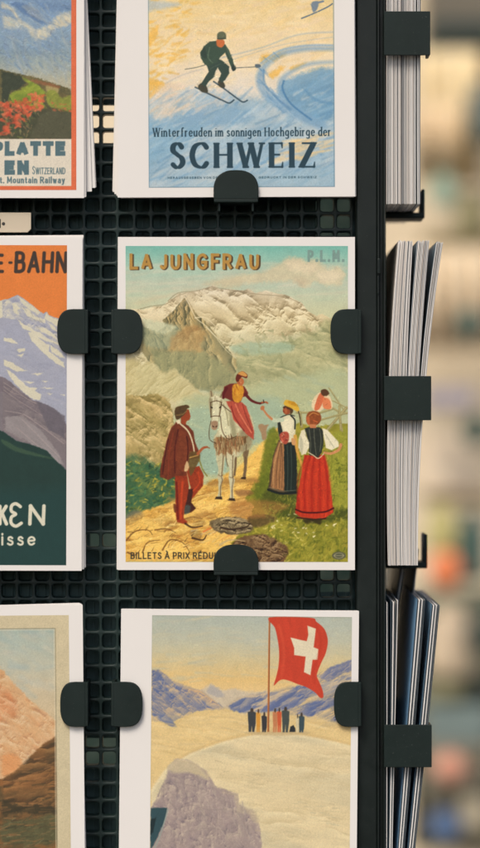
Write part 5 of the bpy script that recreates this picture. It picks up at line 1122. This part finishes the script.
# pockets on the right hand side of the tower, seen edge on
SX = W(385.6, 0).x
def pocket(py0, py1, px_out, base):
    z0, z1 = W(0, py1).z, W(0, py0).z; xo = W(px_out, 0).x; Y0 = .0004
    bm = bmesh.new()
    box(bm, SX-.0006, xo, Y0, Y0+.0013, z0, z1, .0003, 2)
    box(bm, xo-.0013, xo+.0001, Y0+.0012, Y0+.013, z0+.0002, z1-.0002, .0004, 2)
    part('side_tab', bm, M_TAB)
    bm = bmesh.new()
    box(bm, SX-.0006, xo, .1105, .1118, z0, z1, .0003, 2)
    part('side_tab', bm, M_TAB)
for y0, y1, xo in ((11, 55, 430.5), (376, 420.3, 431.5), (725, 767.5, 432)):
    pocket(y0, y1, xo, 0)
def hook(pz, px_out, tip):
    yc = .044; xo = W(px_out, 0, yc).x; zb = W(0, pz, 0).z
    bm = bmesh.new()
    box(bm, SX, xo, yc, yc+.02, zb-.0030, zb-.0002, .0006, 3)
    box(bm, xo-.0012, xo+.0003, yc, yc+.02, zb-.003, zb+tip, .0006, 3)
    part('hook', bm, M_TAB)
hook(203.4, 424.2, .0105); hook(567.5, 426.8, .0128)

# ---------------------------------------------------------------- front cards
CW, CH = 237, 333
def sheet_mesh(w_, h_, th, bow=0, nb=8):
    """one sheet of card stock, slightly bowed, origin at its centre; front faces -y"""
    bm = bmesh.new(); n = nb; rows = []
    for i in range(n+1):
        z = -h_/2+h_*i/n; y = bow*((2*i/n-1)**2)
        rows.append([bm.verts.new((x, yy, z)) for x, yy in ((-w_/2, y), (w_/2, y), (w_/2, y+th), (-w_/2, y+th))])
    for a, b_ in zip(rows, rows[1:]):
        for k in range(4): bm.faces.new((a[k], a[(k+1) % 4], b_[(k+1) % 4], b_[k]))
    bm.faces.new(rows[0][::-1]); bm.faces.new(rows[-1])
    return tomesh(bm, 'card_sheet')
TH = .00032
card_me = sheet_mesh(CW*S, CH*S, TH)
def grid_axis(a, b_, step, lo=None, hi=None, coarse=6):
    """fine spacing where the photograph shows the card, coarse beyond"""
    out = [a]; x = a
    while x < b_-1e-6:
        st = step if (lo is None or x >= lo-.01) and (hi is None or x < hi) else coarse
        nx = x+st
        if lo is not None and x < lo < nx: nx = lo
        x = min(nx, b_); out.append(x)
    return np.array(out)
def picture(art, xs, ys, cx, cy):
    """printed picture: a fine sheet whose vertices carry the ink"""
    p = art(xs, ys); nx, ny = len(xs), len(ys)
    V = np.empty((ny, nx, 3), np.float32)
    V[..., 0] = (p.X-cx)*S; V[..., 1] = 0; V[..., 2] = (cy-p.Y)*S
    idx = np.arange(nx*ny).reshape(ny, nx)
    F = np.stack([idx[1:, :-1], idx[1:, 1:], idx[:-1, 1:], idx[:-1, :-1]], -1).reshape(-1, 4)
    me = bpy.data.meshes.new('printed_picture')
    me.vertices.add(nx*ny); me.vertices.foreach_set('co', V.ravel())
    nf = len(F); me.loops.add(nf*4); me.loops.foreach_set('vertex_index', F.ravel().astype(np.int32))
    me.polygons.add(nf); me.polygons.foreach_set('loop_start', np.arange(0, nf*4, 4, dtype=np.int32))
    me.update(calc_edges=True)
    c = np.clip(p.C, 0, 1).reshape(-1, 3); c = np.where(c <= .04045, c/12.92, ((c+.055)/1.055)**2.4)
    at_ = me.color_attributes.new('print', 'FLOAT_COLOR', 'POINT')
    at_.data.foreach_set('color', np.concatenate([c, np.ones((len(c), 1))], 1).astype(np.float32).ravel())
    return me
def front_card(px0, px1, py0, py1, rot, art, xs, ys, label, y=0):
    """px/py: edges of the card; the art keeps its own layout coordinates"""
    cx, cy = (px0+px1)/2, (py0+py1)/2
    root = empty('postcard', W(cx, cy, y), label, 'postcard'); root.rotation_euler = (0, R(rot), 0)
    me = sheet_mesh((px1-px0)*S, (py1-py0)*S, TH); link('card_sheet', me, M_PAPER, root)
    pic = picture(art, xs, ys, cx, cy)
    link('printed_picture', pic, M_PRINT, root, (0, -.00004, 0))
    return root
ST = 1/2.3
front_card(118, 355, 237, 570, 0.0, art_trail, grid_axis(125.5, 348, ST*.9), grid_axis(246, 562, ST*.9), 'postcard of a rider and villagers on an alpine path under gold lettering')
front_card(117, 354.5, -136, 197, -.25, art_skier, grid_axis(148, 334.3, ST), grid_axis(-110, 187.3, ST, lo=-4), 'postcard of a skier on golden and blue snow, in the top pocket')
front_card(-153, 84, -136, 198, 0, art_garden, grid_axis(-126, 76.2, ST, lo=-3), grid_axis(-108, 190, ST, lo=-4), 'orange framed postcard of red flowers above a name panel, cut off at top left')
front_card(-155, 82, 237, 570.5, .15, art_orange, grid_axis(-139, 66.5, ST, lo=-3), grid_axis(245, 565, ST), 'postcard of a snow mountain under an orange sky, at the left of the middle row')
front_card(-153, 84, 606, 939, -.5, art_sunset, grid_axis(-139, 70, ST, lo=-3), grid_axis(616, 925, ST, hi=850), 'beige bordered postcard of a glowing mountain, at bottom left')
front_card(119.5, 357.5, 610, 943, .55, art_flag, grid_axis(150.5, 350.5, ST), grid_axis(616, 930, ST, hi=850), 'postcard of a red flag with white cross over a snowfield, at bottom')
# cards tucked behind, fanned a little: only their edges show
ORD = 'zeroth first second third fourth fifth sixth seventh eighth ninth tenth eleventh twelfth thirteenth fourteenth fifteenth sixteenth seventeenth eighteenth nineteenth'.split()
def nth(i):
    if i < 20: return ORD[i]
    t_, u_ = ('twenty', 'thirty', 'forty')[i//10-2], i % 10
    return (t_[:-1]+'ieth') if u_ == 0 else t_+'-'+ORD[u_]
def behind(cx, cy, rots, label, group, seed):
    r_ = random.Random(seed)
    for i, (rt, dx, dz) in enumerate(rots):
        y = .0007+i*.00085+r_.uniform(0, .0002)
        o = link('postcard', card_me, M_PAPER, None, W(cx+dx, cy+dz, y)); o.rotation_euler = (0, R(rt), 0)
        tag(o, label % nth(i+1), 'postcard', group)
behind(-34.5, 31.5, [(-.4, .8, 0), (-.55, 1.0, -.2), (-1.9, 2.6, -2.2), (-2.55, 4.4, -4.3), (-2.7, 5, -4.6)], 'plain white edge, %s card behind the orange framed flower postcard', 'cards behind the orange framed postcard', 1)
behind(235.5, 30, [(.15, .6, .6), (.4, .2, .2), (.75, -.8, -.6), (-.3, 1.6, 1.2), (1.15, -1.4, -1.6), (-.5, 2, 1.6), (1.3, -1.6, -2)], 'plain white edge, %s card behind the skier postcard', 'cards behind the skier postcard', 2)
behind(236.5, 403.5, [(0.1, -.3, .1), (.22, -1, .2), (.05, -.6, -.3), (-.05, .2, -.2)], 'plain white edge, %s card behind the gold lettered postcard', 'cards behind the gold lettered postcard', 3)
behind(-36.5, 403.6, [(-.08, 1, -.4), (-.2, 1.8, -.4), (-.35, 2.6, -1.4), (-.4, 3, -1.8)], 'plain white edge, %s card behind the orange sky postcard', 'cards behind the orange sky postcard', 4)
behind(-34.5, 773, [(-.7, .2, -1), (-1.0, .2, -1.2), (-1.4, .2, -1), (-1.6, .3, -1)], 'plain white edge, %s card behind the beige bordered postcard', 'cards behind the beige bordered postcard', 5)
behind(238.5, 776, [(.5, .3, 0), (.45, .8, .8), (.3, 0, 0)], 'plain white edge, %s card behind the red flag postcard', 'cards behind the red flag postcard', 6)
# small paper tag clipped above the orange sky card
t = empty('paper_tag', W(0, 223, .004), 'small cream paper tag with cut corners clipped to the grid at upper left', 'tag')
bm = bmesh.new(); u = S
prism(bm, [(-60*u, -9.5*u), (27.5*u, -9.5*u), (31*u, -6*u), (31*u, 10.5*u), (-60*u, 10.5*u)], 0, .0009, .0002, 2)
link('tag_card', tomesh(bm, 'tag_card'), paper_mat('tag_paper', (.62, .53, .40), .7), t)
bm = bmesh.new(); bmesh.ops.create_circle(bm, cap_ends=True, radius=1.7*u, segments=20, matrix=Matrix.Translation((3.4*u, -.00006, -.8*u)) @ Matrix.Rotation(R(90), 4, 'X'))
box(bm, -1.5*u, .6*u, -.0001, -.00004, -5*u, 4*u)
link('printed_mark', tomesh(bm, 'printed_mark'), simple('tag_ink', (.04, .035, .03), .6), t)

# ---------------------------------------------------------------- cards standing edge on in the side pockets
CD = .105
def edge_card(xf, z0, z1, th, yfront, mats, n=14):
    """a card seen edge on: xf(t) gives x at height fraction t"""
    bm = bmesh.new(); rows = []
    for i in range(n+1):
        t = i/n; z = z0+(z1-z0)*t; x = xf(t)
        rows.append([bm.verts.new(q) for q in ((x-th/2, yfront, z), (x+th/2, yfront, z), (x+th/2, yfront+CD, z), (x-th/2, yfront+CD, z))])
    for a, b_ in zip(rows, rows[1:]):
        for k in range(4):
            f = bm.faces.new((a[k], a[(k+1) % 4], b_[(k+1) % 4], b_[k])); f.material_index = 1 if k == 3 else 0
    bm.faces.new(rows[0][::-1]); bm.faces.new(rows[-1])
    cx = xf(0)
    bmesh.ops.translate(bm, vec=(-cx, -yfront, -z0), verts=bm.verts)
    bmesh.ops.recalc_face_normals(bm, faces=bm.faces)
    me = bpy.data.meshes.new('postcard'); bm.to_mesh(me); bm.free()
    for m in mats: me.materials.append(m)
    o = bpy.data.objects.new('postcard', me); COL.objects.link(o); o.location = (cx, yfront, z0)
    for p_ in me.polygons: p_.use_smooth = False
    return o
def q3(b_, m_, t_, tm):
    """smooth curve through bottom b_, x at the tab m_ (height fraction tm) and top t_"""
    def f(t):
        l0 = (t-tm)*(t-1)/((0-tm)*(0-1)); l1 = t*(t-1)/(tm*(tm-1)); l2 = t*(t-tm)/(1-tm)
        return b_*l0+m_*l1+t_*l2
    return f
def stack(clusters, pz_bot, pz_top, tm, label, group, seed, backs, yf=.0042):
    r_ = random.Random(seed); cnt = 0
    for ci, (n, b0, b1, m0, m1, t0, t1, ztop, dark) in enumerate(clusters):
        for i in range(n):
            f = i/max(1, n-1); j = lambda a: r_.uniform(-a, a)
            x = [W(b0+(b1-b0)*f+j(.12), 0).x, W(m0+(m1-m0)*f+j(.1), 0).x, W(t0+(t1-t0)*f+j(.12), 0).x]
            th = (m1-m0)/max(1, n-1)*S*r_.choice((.5, .62, .74, .82)) if n > 1 else .0005
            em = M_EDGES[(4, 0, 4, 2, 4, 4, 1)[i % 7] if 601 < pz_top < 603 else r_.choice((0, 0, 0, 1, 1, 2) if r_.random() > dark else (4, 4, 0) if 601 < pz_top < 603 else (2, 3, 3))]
            bk = backs[ci] if i < 2 else M_PAPER2
            o = edge_card(q3(x[0], x[1], x[2], tm), W(0, pz_bot).z+r_.uniform(-.0001, .0001), W(0, ztop+j(1.1)).z, th, yf+r_.uniform(0, .0011), (em, bk))
            cnt += 1; tag(o, label % nth(cnt), 'postcard', group)
stack([(13, 387.4, 399.5, 387.6, 399.6, 387.6, 399.8, -128, .1), (9, 400.2, 408.4, 400.4, 408.6, 400.6, 408.8, -128, .15), (8, 409.2, 416.6, 409.4, 416.9, 410, 417.2, -128, .25), (3, 418.6, 421, 418.8, 421.6, 419.5, 422.4, -127, .2)],
      203, 0, .75, '%s card edge from the corner post in the straight stack of the top side pocket', 'postcards edge on in the top side pocket', 11, [M_PAPER2, M_PAPER2, M_SLATE, M_SLATE])
stack([(12, 389.2, 400.6, 389.4, 401, 399.4, 408.6, 240, .1), (6, 401.4, 405.2, 402, 406.6, 409.8, 413.4, 240, .5), (11, 405.8, 414.2, 407.8, 418.4, 418.6, 430, 240, .3), (7, 415, 418.6, 420, 425, 437.6, 444, 241, .35)],
      566, 240, .51, '%s card edge from the corner post in the fanned stack of the middle side pocket', 'postcards edge on in the middle side pocket', 12, [M_PAPER2, M_NAVY, M_SLATE, M_SLATE])
stack([(3, 386.4, 387.6, 386.6, 388.6, 386.6, 388.8, 604, 1), (4, 388.4, 391, 391, 395, 392, 398.4, 602, .8), (6, 393, 398, 406.8, 414, 418.8, 426, 600, .55), (6, 401.5, 407, 419.2, 426.4, 433.2, 440.4, 606, .5)],
      930, 602, .56, '%s card edge from the corner post in the leaning stack of the bottom side pocket', 'postcards edge on in the bottom side pocket', 13, [M_NAVY, M_NAVY, M_BLUE, M_BLUE])
stack([(3, 384, 386, 392, 394, 410, 414, 563, 1), (2, 404, 405, 412, 413, 425, 427, 556, 1)], 900, 602.5, .56, '%s dark card from the left, deep behind the leaning bottom pocket stack', 'dark cards deep in the bottom side pocket', 14, [M_NAVY, M_NAVY], yf=.05)
